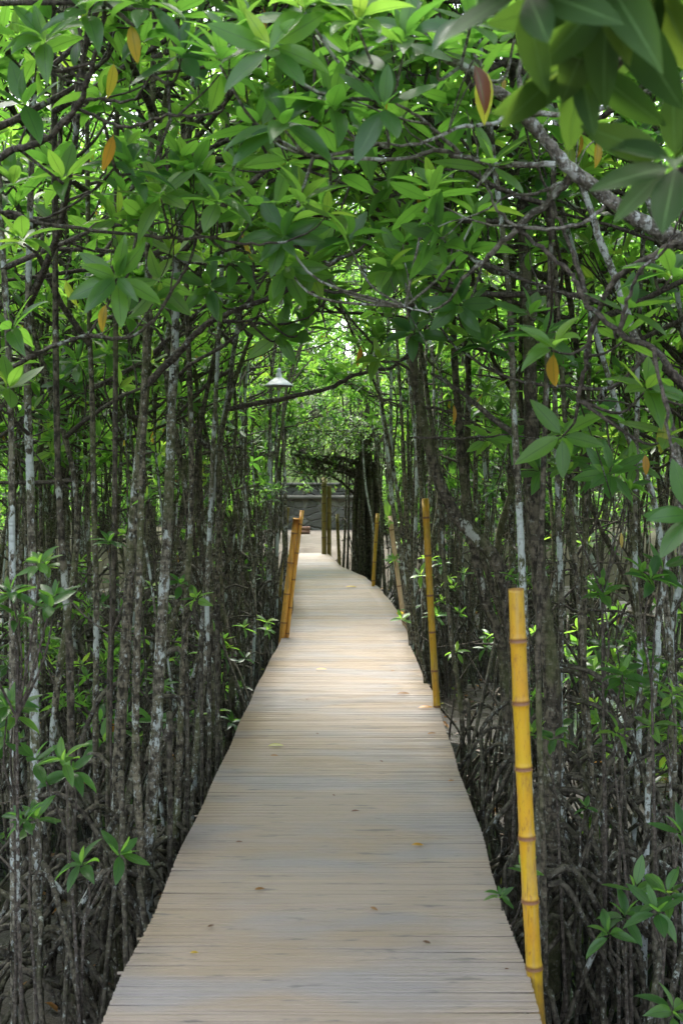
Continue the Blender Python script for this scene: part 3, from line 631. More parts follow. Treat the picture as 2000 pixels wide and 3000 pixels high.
for i, (pts, Y, wd, bk, lb) in enumerate([
    ([(1350, 900), (1345, 1200), (1340, 1500), (1345, 1900)], 5.8, 13, 'bark', 'thin dark mangrove stem among the right-hand saplings'),
    ([(1400, 880), (1440, 1000), (1500, 1150), (1530, 1400), (1545, 1700)], 5.0, 16, 'lichen', 'leaning pale mangrove stem beside the curving grey trunk'),
    ([(1310, 1150), (1330, 1400), (1352, 1700), (1370, 1950), (1378, 2200)], 4.9, 15, 'bark', 'slightly leaning mangrove stem rising behind the lowest right sapling'),
    ([(1530, 1300), (1510, 1500), (1490, 1750), (1480, 2100)], 4.6, 14, 'lichen', 'crooked whitish mangrove stem low by the right border'),
    ([(1240, 1300), (1236, 1600), (1245, 1900), (1250, 2200)], 4.3, 15, 'rough', 'dark mangrove stem directly right of the foot of the big yellow post'),
    ([(870, 900), (885, 1000), (900, 1150), (925, 1300), (935, 1400), (945, 1500)], 10.5, 13, 'lichen', 'lichen-covered mangrove stem behind the pinkish bamboo post'),
    ([(925, 1000), (935, 1200), (945, 1350), (960, 1500)], 9.6, 9, 'bark', 'thin mangrove stem between the pinkish post and the slim yellow post'),
    ([(1000, 1050), (1020, 1300), (1040, 1500), (1060, 1650)], 7.0, 12, 'bark', 'mangrove stem just right of the slim yellow post'),
    ([(720, 560), (860, 880), (880, 950), (915, 1150), (950, 1450), (975, 1560)], 8.6, 8, 'bark', 'long leaning mangrove stem whose top tilts over the boardwalk'),
    ]):
    near_tree(lb, [(pts, Y, wd)], bark=bk, crown=(6, 2.2) if 'tilts' not in lb else (2, 3.2), roots=(9, .8))

for a, k in SPECS:
    for pts, Y, wpx, *o in k.get('branches', ()):
        W = wp(pts, Y); C = spline(W, 6)
        if np.mean(Y) > 4.2 and wpx < 11: continue
        for q in C:
            x, y = proj(q); KEEP.append((x, y, q[1], 75 if wpx > 12 else 58))
    for pts, Y, wpx in a[1]:
        if wpx and wpx > 24:
            for q in spline(wp([p for p in pts if p[1] > 780], Y), 5): x, y = proj(q); KEEP.append((x, y, q[1], 40))
for x in (770, 817, 865):
    for y in (1085, 1125): KEEP.append((x, y, 13.2, 52))
for x in (870, 950, 1040):
    for y in (1350, 1450, 1540): KEEP.append((x, y, 22, 45))
KEEP_A = np.array(KEEP)
for a, k in SPECS: build_near(*a, **k)

# ------------------------------------------------------------------ saplings
def sapling(x, y, Y, label, size=.10, nros=3, spread=.12, n=(7, 11)):
    r_ = np.random.default_rng(int(x*7+y)); q = at(x*K, y*K, Y); bx = q[0]+r_.normal(0, .05)
    if bx > 0: bx = max(bx, xr(Y)+.06)
    else: bx = min(bx, xl(Y)-.06)
    base = np.array([bx, Y+r_.uniform(0, .12), MUD]); e = empty('mangrove_sapling', base); tag(e, label, 'sapling', 'mangrove saplings among the roots')
    st = MB(); lv = Leaves(); fork = base+(q-base)*.8; st.tube(spline([base-(0, 0, .1), base+(q-base)*.4+r_.normal(0, .015, 3), fork], 5), np.linspace(.009, .005, 11), 6)
    for i in range(nros):
        p = q+(r_.normal(0, spread, 3)*np.array([1, .6, .8]) if i else 0)
        st.tube(spline([fork, (fork+p)/2+r_.normal(0, .015, 3), p], 4), np.linspace(.005, .003, 9), 5)
        lv.rosette(p, (r_.normal(0, .3), -.3, 1), size*r_.uniform(.85, 1.1), int(r_.integers(*n)), r_, .0)
    obj('stem', st.mesh('stem', base, attr=True), M['twig'], e); obj('leaves', lv.build('leaves', 0, base), M['leaf'], e)
for a in [(35, 1650, 3.9, 'broad-leaved sapling at the left border, topmost of the near left saplings'), (150, 1755, 3.8, 'sapling with long spreading leaves right below the topmost left sapling', .12),
          (60, 1890, 3.7, 'low spreading sapling at the left border between two others', .10), (192, 1990, 3.8, 'lowest and brightest sapling on the left, beside the boardwalk shade', .12, 2, .05),
          (30, 1370, 3.5, 'dense dark green sapling cut by the left border', .085, 7, .10), (415, 1345, 5.4, 'small sapling between the trunks left of the boardwalk', .09, 2),
          (612, 1450, 9.5, 'small sapling beside the foot of the leaning orange posts', .11, 3), (250, 1250, 4.9, 'leafy sapling top in front of the forked dark trunk', .09, 3),
          (1272, 1700, 4.4, 'sapling whose leaves touch the side of the big yellow post', .10, 2, .08), (1430, 1565, 4.3, 'leafy sapling right of the stoutest trunk at knee height', .095, 3, .09),
          (1540, 1600, 4.2, 'sapling with yellow-green leaves low at the right border', .09, 3, .08), (1412, 1690, 4.3, 'sapling with one hanging round leaf below the leafy knee-high one', .095, 1),
          (1345, 1860, 4.6, 'tiny four-leaved sapling alone among the dark roots', .06, 1, .0, (4, 6)), (1435, 2110, 3.7, 'sapling with glossy leaves above the bottom right corner', .11, 3, .10),
          (1530, 2060, 3.6, 'tall leaf sapling at the right border above the bottom corner', .12, 3, .12), (1540, 2330, 3.4, 'lowest right sapling at the bottom corner of the picture', .12, 2, .10),
          (1385, 1370, 4.5, 'sapling with drooping bright leaves level with the top of the big yellow post', .10, 2, .07), (1490, 1340, 4.2, 'round-leaved sapling at the right border level with the big yellow post top', .11, 3, .10),
          (1150, 2065, 4.1, 'small sapling tucked under the right edge of the boardwalk by the big yellow post', .07, 2, .05), (1380, 1100, 4.5, 'pale-leaved sapling top high between the right-hand stems', .11, 4, .10),
          (1185, 1330, 5.0, 'tuft of fine green leaves on the lichen trunk above the big yellow post', .05, 5, .05), (1050, 1500, 7.6, 'small sapling right of the slim yellow post', .09, 2),
          (900, 1290, 12, 'light green sapling behind the pinkish bamboo post', .12, 3), (630, 1125, 13, 'bright green leafy sapling above the white-blotched thin stem', .13, 5, .15),
          (1000, 1420, 9, 'light green sapling seen between stems past the slim yellow post', .11, 4, .15)]:
    sapling(*a)

# ------------------------------------------------------------------ bamboo posts
def culm(mb, P, r, col_low=0.0, node=.21, k=16, open_top=True):
    """a bamboo cane from P[0] (foot) to P[1] (cut top): swollen rings at the joints"""
    a, b = np.array(P[0]), np.array(P[1]); L = np.linalg.norm(b-a); d = (b-a)/L; ts = [0.]; z = node*.55
    rad = [r]; nf = [0.]
    while z < L-.02:
        for dz, f, q in ((-.022, 1.0, 0), (-.010, 1.05, .25), (-.004, 1.18, .75), (0, 1.0, 1), (.004, 1.13, .75), (.012, 1.02, .15), (.026, 1, 0)):
            ts.append(z+dz); rad.append(r*f); nf.append(q)
        ts.append(z+node*.5); rad.append(r*.965); nf.append(0); z += node*(.93+.14*((len(ts)*37) % 10)/10)
    ts.append(L-.012); rad.append(r*.98); nf.append(.0); ts.append(L); rad.append(r*.97); nf.append(.7); ts.append(L-.002); rad.append(r*.78); nf.append(.6); ts.append(L-.10); rad.append(r*.74); nf.append(1)
    ts = np.array(ts); rad = np.array(rad); A = nrm(np.cross(d, (0, 1, .1))); B = np.cross(A, d); th = np.arange(k)*2*np.pi/k
    keep = np.concatenate([[True], ts[1:] > -1]); C0 = a[None]+d[None]*ts[:, None]
    bend = np.sin(ts/L*np.pi)*.012; C0 = C0+A[None]*bend[:, None]
    V = C0[:, None]+rad[:, None, None]*(np.cos(th)[None, :, None]*A+np.sin(th)[None, :, None]*B); n = len(ts)
    low = np.clip(1.0-(C0[:, 2]-col_low)/.35, 0, 1)
    C = np.zeros((n, k, 4)); C[:, :, 0] = np.array(nf)[:, None]; C[:, :, 1] = low[:, None]; C[..., 3] = 1
    i = np.arange(n-1)[:, None]*k; j = np.arange(k)[None]; j2 = (j+1) % k
    mb.add(V.reshape(-1, 3), np.stack([i+j, i+j2, i+k+j2, i+k+j], -1).reshape(-1, 4), col=C.reshape(-1, 4))
def post(label, top, bot, Y, r, material, second=None, low=-.3, node=.21):
    t = at(*top, Y); b = at(*bot, Y); d = (t-b)/(t[2]-b[2]); foot = b+d*(MUD-.2-b[2])
    e = empty('bamboo_post', (foot[0], foot[1], MUD)); tag(e, label, 'post', 'bamboo posts along the boardwalk')
    q = MB(); culm(q, (foot, t), r, low, node); obj('cane', q.mesh('cane', e.location, attr=True), M[material], e)
    if second:
        off, h, r2, m2 = second; q = MB(); o3 = np.array([off[0], off[1], 0]); culm(q, (foot+o3, t+o3+(0, 0, h)), r2, low, node*.9); obj('cane', q.mesh('cane', e.location, attr=True), M[m2], e)
    return e
post('big bright yellow bamboo post nearest the camera at the right edge of the boardwalk', (1511, 1724), (1578, 2900), 3.55, .0255, 'bamboo_y', low=-.12)
post('slim yellow bamboo post leaning left at the right edge, second from the camera', (1247, 1503), (1285, 2085), 7.7, .0235, 'bamboo_y', node=.26)
post('pinkish tan bamboo post with a green tuft on its top right of the path', (1144, 1530), (1184, 1800), 11.9, .0245, 'bamboo_p', node=.30)
post('short yellow bamboo post in front of the dark hanging root tree', (1104, 1528), (1095, 1716), 16.1, .026, 'bamboo_y', node=.28)
post('leaning orange bamboo post lashed to a paler thin cane left of the path', (867, 1520), (830, 1868), 11.0, .030, 'bamboo_o', second=((.048, .012), -.01, .019, 'bamboo_o'), node=.30)
post('thin olive yellow bamboo post standing behind the leaning orange pair', (845, 1486), (826, 1700), 15.4, .021, 'bamboo_g', node=.28)
post('tall twin olive bamboo post reaching up to the dark root arch at the path end', (950, 1412), (951, 1615), 22.6, .050, 'bamboo_g', second=((.10, .03), -.08, .045, 'bamboo_g'), low=-.5, node=.35)
post('short olive bamboo post by the water at the far right side of the path', (988, 1516), (996, 1650), 20.2, .030, 'bamboo_g', node=.3)
post('yellow bamboo post cut off by the left border of the picture', (-24, 1700), (-18, 2900), 3.3, .0215, 'bamboo_y', low=-.3)
# green tuft on the pinkish post
q = at(1144, 1530, 11.9); e = empty('fern_tuft', q); tag(e, 'bright green tuft of fern growing on the pinkish bamboo post', 'fern')
lv = Leaves(); r_ = np.random.default_rng(8)
for i in range(26):
    lv.leaf(q+r_.normal(0, .025, 3)*(1, 1, .4), nrm(r_.normal(0, 1, 3)*(1, 1, .3)+(-.35 if i % 2 else 0, 0, .1)), nrm((r_.normal(0, .3), -.3, 1)), r_.uniform(.05, .13), .84)
for i in range(7): lv.leaf(q, nrm((r_.normal(.1, .12), r_.normal(0, .1), 1)), (0, -1, 0), r_.uniform(.12, .26), .84)
obj('fronds', lv.build('fronds', 1, q), M['leaf'], e)
# yellow dead leaf hooked on the stem behind the pinkish post
q = at(1180, 1795, 10.9); lv = Leaves()
for i in range(4): lv.leaf(q+r_.normal(0, .012, 3), nrm(r_.normal(0, 1, 3)), nrm(r_.normal(0, 1, 3)), .09, .93)
o = obj('dead_leaf', lv.build('dead_leaf', 0, q), M['leaf'], loc=q); tag(o, 'curled yellow dead leaf caught on a stem at the right edge of the boardwalk', 'leaf')

# ------------------------------------------------------------------ leaves on the boards
fl = [(940, 1963, .075, .93, 0, 'pale yellow fallen leaf lying in the middle of the far bright boards'), (1180, 2036, .08, .99, .2, 'curled brown fallen leaf near the right edge, farther of two'), (1245, 2076, .085, .97, .1, 'orange brown fallen leaf hard by the right edge of the boards'),
      (1265, 2153, .05, .99, .4, 'small dark fallen leaf at the right edge below the orange one'), (1321, 2291, .03, .99, .3, 'tiny brown fallen leaf at the right edge halfway down'), (1221, 2478, .042, .96, -.1, 'small golden fallen leaf on the near boards right of the middle'),
      (806, 2188, .075, .91, .1, 'long pale fallen leaf near the left edge of the boards'), (803, 2216, .04, .99, -.2, 'small brown fallen leaf just below the long pale one'), (568, 2795, .024, .93, 0, 'tiny yellow fallen leaf low at the left of the near boards'), (1027, 1722, .14, .93, .2, 'tan fallen leaf on the far bend of the boardwalk'), (1483, 2842, .012, 1.0, 0, 'tiny dark speck of a leaf at the near right edge of the boards')]
r_ = np.random.default_rng(4)
for x, y in ((905, 2052), (980, 2330), (700, 2470), (1040, 2380), (760, 2610), (1100, 2660), (620, 2720), (930, 2150), (1150, 1968), (880, 1905), (1250, 2760), (1120, 2230)): fl.append((x, y, r_.uniform(.018, .035), r_.choice([.99, 1.0]), r_.normal(0, .8), 'tiny dark crumb of dead leaf on the boards'))
for x, y, s_, c_, a, lb in fl:
    q = on(x, y, .006); lv = Leaves(); s_ *= 1.35; lv.leaf(np.array([-s_/2, 0, .004]), nrm((1, a, .16)), nrm((-.1, -.35, 1)), s_, c_)
    o = obj('fallen_leaf', lv.build('fallen_leaf', 0), M['leaf'], loc=q); tag(o, lb, 'leaf', 'fallen leaves on the boardwalk')

# ------------------------------------------------------------------ hanging lamps
me_, n, out = mat('white_enamel'); tc = n.nodes.new('ShaderNodeTexCoord'); z_ = noise(n, tc.outputs['Object'], 12, 4)
pbsdf(n, out, ramp(n, z_, [(.3, (.22, .235, .24)), (.6, (.33, .345, .36))]), .45); M['enamel'] = me_
mg, n, out = mat('milky_bulb'); pbsdf(n, out, (.55, .55, .53), .2); M['bulb'] = mg
mc, n, out = mat('black_cable'); pbsdf(n, out, (.02, .02, .02), .6); M['cable'] = mc
def lamp(px, py, Y, R_, label, bulb=.03, hang=1.0):
    q = at(px, py, Y); e = empty('hanging_lamp', q); tag(e, label, 'lamp', 'lamps hung over the boardwalk')
    k = R_/.175
    prof = [(.022, .155), (.034, .145), (.036, .10), (.052, .09), (.075, .075), (.115, .048), (.150, .020), (.175, .0), (.176, -.006), (.172, -.006), (.148, .014), (.11, .042), (.07, .068), (.045, .082)]
    b = MB(); b.lathe([(a*k, z*k) for a, z in prof], (0, 0, 0), 32); obj('shade', b, M['enamel'], e)
    b = MB(); b.lathe([(.001, .21*k), (.016*k, .205*k), (.026*k, .19*k), (.026*k, .145*k)], (0, 0, 0), 16); obj('socket', b, M['enamel'], e)
    b = MB(); b.lathe([(bulb*.5, .06), (bulb*.55, .02), (bulb, -bulb*.6), (bulb*.95, -bulb*1.2), (bulb*.5, -bulb*1.75), (.001, -bulb*1.9)], (0, 0, 0), 16); obj('bulb', b, M['bulb'], e)
    b = MB(); b.tube(spline([(0, 0, .2*k), (.01, .0, .2*k+hang*.5), (.0, .02, .2*k+hang)], 4), .004, 6); obj('cord', b, M['cable'], e)
lamp(817, 1130, 13.4, .175, 'white enamel lamp with a wide conical shade hanging in clear view over the path')
lamp(855, 797, 7.8, .18, 'second white lamp half hidden by leaves above the hanging one', bulb=.05, hang=1.3)
for i, (a, b_) in enumerate((((817, 1130), 13.4), ((855, 797), 7.8))):
    q = at(a[0], a[1], b_); z = q[2]+(1.0+.2 if i == 0 else 1.3+.2); wi = MB(); wi.tube(spline([(-2.2, b_, z+.15), (q[0], b_+.02, z), (2.2, b_, z+.15)], 8), .004, 6)
    o = obj('support_wire', wi, M['cable']); tag(o, 'thin dark wire strung between trees above the ' + ('farther lamp' if i == 0 else 'nearer lamp'), 'wire')
# ------------------------------------------------------------------ generic thicket
rng = np.random.default_rng(11)
NB = [(p[0], p[1]) for p in NEAR_BASES]
spots = []
tries = 0
while len(spots) < 248 and tries < 60000:
    tries += 1
    Y = rng.uniform(2.6, 31) if rng.random() < .95 else rng.uniform(-3.5, 2.6)
    sd_ = rng.choice([-1, 1]); e = (xl if sd_ < 0 else xr)(min(Y, 24))
    dx = .22+6.0*rng.random()**1.7
    if Y > 22.5 and dx < 1.0: continue
    x = e+sd_*dx
    if Y < 2.6 and abs(x) < 1.9: continue
    if abs(x) < 1.05 and Y < 4.0: continue
    if Y < 5 and abs(x) < .33*Y+.1 and rng.random() < .6: continue
    if 17.6 < Y < 21 and 0 < x < 1.3: continue
    if 6.2 <= Y < 9.5 and 0 < x/Y < .10 and rng.random() < .6: continue
    if (0 < Y < 6.2 and -.02 < x/Y < .20) or (0 < Y < 5.2 and -.20 < x/Y < -.12): continue
    if 6 < Y < 13.5 and -.074 < x/Y < -.038: continue
    md = .30 if Y > 6 else .42
    if any((x-a)**2+(Y-b)**2 < md*md for a, b in spots+NB): continue
    spots.append((x, Y))
# shared variants for the trees whose crowns cannot reach the hollow
variants = []
for i in range(9):
    r_ = np.random.default_rng(100+i); t = Tree((0, 0, MUD)); H = r_.uniform(4.6, 6.6); ns = int(r_.choice([1, 2, 2, 3]))
    for k_ in range(ns):
        a = r_.uniform(0, 6.28); o_ = .12*k_; ln = r_.normal(0, .35, 2)
        b0 = np.array([o_*math.cos(a), o_*math.sin(a), MUD-.15])
        top = b0+np.array([ln[0]+.2*k_*math.cos(a), ln[1]+.2*k_*math.sin(a), H*(1 if k_ == 0 else r_.uniform(.75, 1))])
        P = [b0+(top-b0)*f+np.append(r_.normal(0, .05*(0 < f < 1), 2), 0) for f in np.linspace(0, 1, 6)]
        P = t.stem(P, r_.uniform(.020, .036), .011, r_, 7, 4)
        autocrown(t, P, r_, 13 if k_ == 0 else 6, .125, r_.uniform(.9, 1.7), length=(.35, .95), cull=False, k=4)
        t.barelimbs(P, r_, 4)
    t.proproots(0, 0, r_.uniform(.5, 1.1), int(r_.integers(7, 13)), r_, spread=.6)
    variants.append(([b.mesh('trunk', t.base, attr=True) for b in t.stems], t.roots.mesh('prop_roots', t.base, attr=True), t.tw.mesh('branches', t.base, attr=True), t.lv.build('crown', 1, t.base), t.lv.build('crown', 2, t.base)))
cnt = 0
for (x, Y) in sorted(spots, key=lambda s: s[1]):
    sd_ = -1 if x < cx(min(Y, 24)) else 1; sidew = 'left' if sd_ < 0 else 'right'
    e = (xl if sd_ < 0 else xr)(min(Y, 24)); dx = abs(x-e)
    zone = 'close beside' if dx < 1.0 else ('a few steps in from' if dx < 2.6 else 'deep in the thicket off')
    depth = 'near half' if Y < 11 else 'far half'
    lab = f'slender mangrove standing {zone} the {sidew} edge of the boardwalk, {depth}'
    grp = f'slender mangroves {zone} the {sidew} edge, {depth}'
    if dx < 2.0 or Y < 4.5:
        r_ = np.random.default_rng(int(1000+abs(x)*977+Y*131)); t = Tree((x, Y, MUD)); H = r_.uniform(5.0, 7.4)
        ns = int(r_.choice([1, 1, 2, 2, 3])); mats = []
        for k_ in range(ns):
            a = r_.uniform(0, 6.28); o_ = .13*k_; ln = r_.normal(0, .30 if r_.random() < .7 else .8, 2)
            b0 = np.array([x+abs(o_*math.cos(a))*sd_, Y+o_*math.sin(a), MUD-.15]); 
            top = b0+np.array([ln[0]-sd_*.10+.2*k_*sd_*abs(math.cos(a)), ln[1], H*(1 if k_ == 0 else r_.uniform(.7, 1))])
            P = [b0+(top-b0)*f+np.append(r_.normal(0, .085*(0 < f < 1), 2), 0) for f in np.linspace(0, 1, 6)]
            for q in P:
                if q[2] < ztun(q[1])+.1:
                    lim = (xr(q[1])+.10) if sd_ > 0 else (xl(q[1])-.10)
                    q[0] = max(q[0], lim) if sd_ > 0 else min(q[0], lim)
            P = t.stem(P, r_.uniform(.014, .034)*(1 if Y < 12 else 1.1), .010, r_, 8, 5); mats.append(r_.choice(['bark', 'bark', 'lichen', 'rough']))
            autocrown(t, P, r_, (14 if 3 < Y < 9 else 10) if k_ == 0 else 6, .125, r_.uniform(1.9, 2.5) if dx < .7 else r_.uniform(1.3, 2.1), lean=(-sd_*.6 if dx < 1.2 else 0, 0), length=(.45, 1.3 if dx > 1 else 1.65), nsub=5, forks=.5)
            if dx > .5 and Y > 5:
                for _ in range(2):
                    q = P[int(r_.integers(8, 16))]; t.limb(q, r_.normal(0, 1, 3)*(1, 1, .4), r_.uniform(.25, .6), .115, r_, .008, 3)
            t.barelimbs(P, r_, 6)
        for k_ in range(int(r_.integers(1, 4))):            # thin young stems from the same stool
            a = r_.uniform(0, 6.28); b0 = np.array([x+sd_*abs(.22*math.cos(a)), Y+.22*math.sin(a), MUD-.15]); ln = r_.normal(0, .35, 2); ln[0] = sd_*abs(ln[0])*.7-.05*sd_; hh = r_.uniform(2.6, 4.5)
            P = t.stem([b0+np.array([ln[0]*f, ln[1]*f, hh*f])+np.append(r_.normal(0, .03*(0 < f < 1), 2), 0) for f in np.linspace(0, 1, 6)], r_.uniform(.008, .016), .005, r_, 6, 4); mats.append(r_.choice(['bark', 'lichen', 'rough']))
            autocrown(t, P, r_, 2, .12, 2.2, length=(.3, .7), nsub=3)
        t.proproots(x, Y, r_.uniform(.8, 1.5), int(r_.integers(9, 16)) if Y < 14 else 7, r_)
        t.finish(lab, grp, lod=1 if Y < 12 else 2, mats=mats)
    else:
        v = variants[cnt % len(variants)]; cnt += 1
        r_ = random.Random(cnt*7+1); E = empty('mangrove_tree', (x, Y, MUD), r_.uniform(0, 6.28)); s_ = r_.uniform(.85, 1.15); E.scale = (s_, s_, s_*r_.uniform(.95, 1.1)); tag(E, lab, 'tree', grp)
        for me in v[0]:
            o = obj('trunk', me, M['bark'], E)
        obj('prop_roots', v[1], M['root'], E); obj('branches', v[2], M['twig'], E); obj('crown', v[3] if Y < 10 else v[4], M['leaf'], E)
# ------------------------------------------------------------------ wall at the end
mst, n, out = mat('rubble_stone'); tc = n.nodes.new('ShaderNodeTexCoord'); o = tc.outputs['Object']
v = n.nodes.new('ShaderNodeTexVoronoi'); v.feature = 'DISTANCE_TO_EDGE'; v.inputs['Scale'].default_value = 2.6
wn = N(n, 'ShaderNodeTexNoise', Scale=2.0, Detail=2); n.links.new(o, wn.inputs['Vector'])
vm = n.nodes.new('ShaderNodeVectorMath'); vm.operation = 'ADD'; n.links.new(mapping(n, o, (1, 1, 1.5)), vm.inputs[0])
vs = n.nodes.new('ShaderNodeVectorMath'); vs.operation = 'SCALE'; vs.inputs['Scale'].default_value = .35; n.links.new(wn.outputs['Color'], vs.inputs[0]); n.links.new(vs.outputs[0], vm.inputs[1])
n.links.new(vm.outputs[0], v.inputs['Vector'])
v2 = n.nodes.new('ShaderNodeTexVoronoi'); v2.inputs['Scale'].default_value = 2.6; n.links.new(vm.outputs[0], v2.inputs['Vector'])
sp = n.nodes.new('ShaderNodeSeparateColor'); n.links.new(v2.outputs['Color'], sp.inputs[0])
col = ramp(n, sp.outputs[0], [(0, (.085, .08, .075)), (.5, (.125, .118, .108)), (1, (.18, .168, .15))])
col = mix(n, ramp(n, v.outputs['Distance'], [(.01, (.7, .7, .7)), (.05, (0, 0, 0))]), col, (.17, .16, .145))
col = mix(n, ramp(n, noise(n, o, 1.2, 4), [(.5, (0, 0, 0)), (.7, (.8, .8, .8))]), col, (.05, .055, .04))
pbsdf(n, out, col, .9, bump(n, ramp(n, v.outputs['Distance'], [(0, (0, 0, 0)), (.12, (1, 1, 1))]), .8, .05), .2)
mcp, n, out = mat('weathered_coping'); tc = n.nodes.new('ShaderNodeTexCoord'); z_ = noise(n, tc.outputs['Object'], 4, 5)
pbsdf(n, out, ramp(n, z_, [(.3, (.05, .05, .042)), (.7, (.11, .105, .09))]), .9)
e = empty('stone_wall', (0, 33.0, 0)); tag(e, 'low rubble stone wall with a flat coping closing the view beyond the sandy ground', 'wall')
def wallmesh(x0, x1, y, z0, z1, th, amp, seed):
    r_ = np.random.default_rng(seed); nx, nz = int((x1-x0)/.12), 12; xs = np.linspace(x0, x1, nx); zs = np.linspace(z0, z1, nz)
    V = [(x, y-.5*th+r_.normal(0, amp), z) for z in zs for x in xs]; Q = [(j*nx+i, j*nx+i+1, (j+1)*nx+i+1, (j+1)*nx+i) for j in range(nz-1) for i in range(nx-1)]
    b = MB(); b.add(V, Q); b.box(((x0+x1)/2, y+.02+.25*th, (z0+z1)/2), (x1-x0, .5*th-.02, z1-z0)); return b
obj('lower_masonry', wallmesh(-13, 13, 0, -.6, .88, .5, .02, 1), mst, e)
b = MB(); b.box((0, -.02, .93), (26.1, .62, .10)); obj('lower_coping', b, mcp, e)
obj('upper_masonry', wallmesh(-13, 13, .85, .4, 1.27, .4, .02, 2), mst, e)
b = MB(); b.box((0, .84, 1.31), (26.1, .5, .08)); obj('upper_coping', b, mcp, e)
b = MB(); b.box((0, 0, .06), (.62, .28, .16), .1); q = on(886, 1556, .25)
mbk, n, out = mat('terracotta'); tc = n.nodes.new('ShaderNodeTexCoord'); pbsdf(n, out, ramp(n, noise(n, tc.outputs['Object'], 14, 4), [(.3, (.13, .07, .05)), (.7, (.22, .12, .09))]), .85)
blk = MB()
for i in range(2):
    for s_ in (-1, 1): blk.box((0, s_*.09, .05+i*.105), (.44, .06, .10))
    blk.box((-.19, 0, .05+i*.105), (.06, .118, .10)); blk.box((.19, 0, .05+i*.105), (.06, .118, .10))
o = obj('terracotta_block', blk.mesh('terracotta_block', smooth=False, attr=True), mbk, loc=(at(884, 1556, 30.5)[0], 30.5, sand(at(884, 1556, 30.5)[0], 30.5)-.01)); tag(o, 'small reddish terracotta block lying on the sandy ground before the stone wall', 'block')

# ------------------------------------------------------------------ the tree of hanging roots at the path end
r_ = np.random.default_rng(77); Y0 = 19.6; x0 = at(1075, 1500, Y0)[0]
e = empty('banyan_tree', (x0, Y0, MUD)); tag(e, 'dark tree with a curtain of hanging roots over the far end of the path', 'tree')
tr = MB(); bx = lambda f: at(1036+f*82, 1500, Y0)[0]-x0
for i in range(26):
    f = r_.random(); y = r_.normal(0, .16); x = bx(f); zt = r_.uniform(1.3, 2.3)-MUD
    P = [(x+r_.normal(0, .03), y, -.1), (x+r_.normal(0, .025), y, .8), (x+r_.normal(0, .03), y+r_.normal(0, .03), 1.6), (x*.8+r_.normal(0, .06), y*.5, zt)]
    tr.tube(spline(P, 4), r_.uniform(.012, .045), 7)
tr.tube(spline([(bx(.25), 0, -.2), (bx(.3), .05, 1), (bx(.35), .05, 2.2), (bx(.5), .1, 3.6)], 5), np.linspace(.12, .05, 16), 10)
obj('trunk', tr, M['rough'], e)
ar = MB()
for (x1, z1, x2, z2, rr_) in [(1075, 1400, 850, 1330, .05), (1080, 1420, 940, 1372, .035), (1050, 1460, 950, 1385, .03), (1090, 1370, 920, 1335, .04), (1095, 1390, 980, 1345, .03)]:
    a = at(x1, z1, Y0)-(x0, Y0, MUD); b2 = at(x2, z2, Y0)-(x0, Y0, MUD); mid = (a+b2)/2+(0, r_.normal(0, .1), .06)
    ar.tube(spline([a, mid, b2], 6), np.linspace(rr_, rr_*.5, 13), 7)
for i in range(130):
    f = r_.random()**.8; px = 850+f*240; zt = at(px, 1325+r_.uniform(0, 45)+f*10, Y0)[2]-MUD; L = r_.uniform(.06, .40)*(.5+.8*f); x = at(px, 1400, Y0)[0]-x0; y = r_.normal(0, .22)
    ar.tube([(x, y, zt), (x+r_.normal(0, .05), y+r_.normal(0, .04), zt-L*.5), (x+r_.normal(0, .09), y+r_.normal(0, .04), zt-L)], [r_.uniform(.008, .02), .008, .003], 4)
for i in range(60):
    f = r_.random(); px = 860+f*230; a = at(px, r_.uniform(1325, 1400), Y0)-(x0, Y0, MUD); ar.tube(curve(a+(0, r_.normal(0, .2), 0), r_.normal(0, 1, 3), r_.uniform(.2, .5), r_, 4, 0, .8), .007, 4)
obj('aerial_roots', ar, M['rough'], e)
lv = Leaves(); tw = MB()
for i in range(290):
    px = r_.uniform(850, 1100); p = at(px, r_.uniform(1225, 1400 if px < 990 else 1330), Y0+r_.normal(0, .3))
    tw.tube(curve(p, r_.normal(0, 1, 3)+(0, 0, 1), .4, r_, 4, 0, .3), .006, 4); lv.rosette(p, (0, -.3, 1), .09, 8, r_)
obj('crown', lv.build('crown', 2, (x0, Y0, MUD)), M['leaf'], e); obj('twigs', tw.mesh('twigs', (x0, Y0, MUD), attr=True), M['twig'], e)
st = MB(); st.tube(spline([at(1062, 1290, 17.5), at(1068, 1400, 17.4), at(1080, 1480, 17.3), at(1093, 1550, 17.2), at(1094, 1700, 17.0)], 5), np.linspace(.014, .019, 21), 6)
o = obj('hanging_vine', st.mesh('hanging_vine', attr=True), M['limb']); tag(o, 'thin pale vine hanging straight down in front of the dark root tree', 'vine')

# ------------------------------------------------------------------ growth on and behind the wall, and the far mangroves
r_ = np.random.default_rng(21)
def shrub(x, y, z, h, wd, n, size, label, group, cat='shrub', tone=(.5, .87)):
    lv = Leaves(); st = MB(); base = np.array([x, y, z])
    for i in range(n):
        u = nrm(r_.normal(0, 1, 3)); rad = r_.random()**.4; p = base+np.array([u[0]*wd*rad, u[1]*wd*rad, h*.55+u[2]*h*.5*rad])
        m_ = base+(p-base)*.45+r_.normal(0, .05, 3); 
        if i % 3 == 0: st.tube(spline([base+r_.normal(0, .04, 3)*(1, 1, 0), m_, p], 3), np.linspace(.02, .005, 7), 4)
        a = len(lv.r); lv.rosette(p, u*.6+np.array([0, 0, .8]), size, int(r_.integers(6, 10)), r_, .01)
        for q_ in range(a, len(lv.r)):
            if lv.r[q_] < .88: lv.r[q_] = tone[0]+(tone[1]-tone[0])*lv.r[q_]
    e = empty(cat, base); tag(e, label, cat, group); obj('stems', st.mesh('stems', base, attr=True), M['twig'], e); obj('foliage', lv.build('foliage', 2, base), M['leaf'], e); return e
shs = []
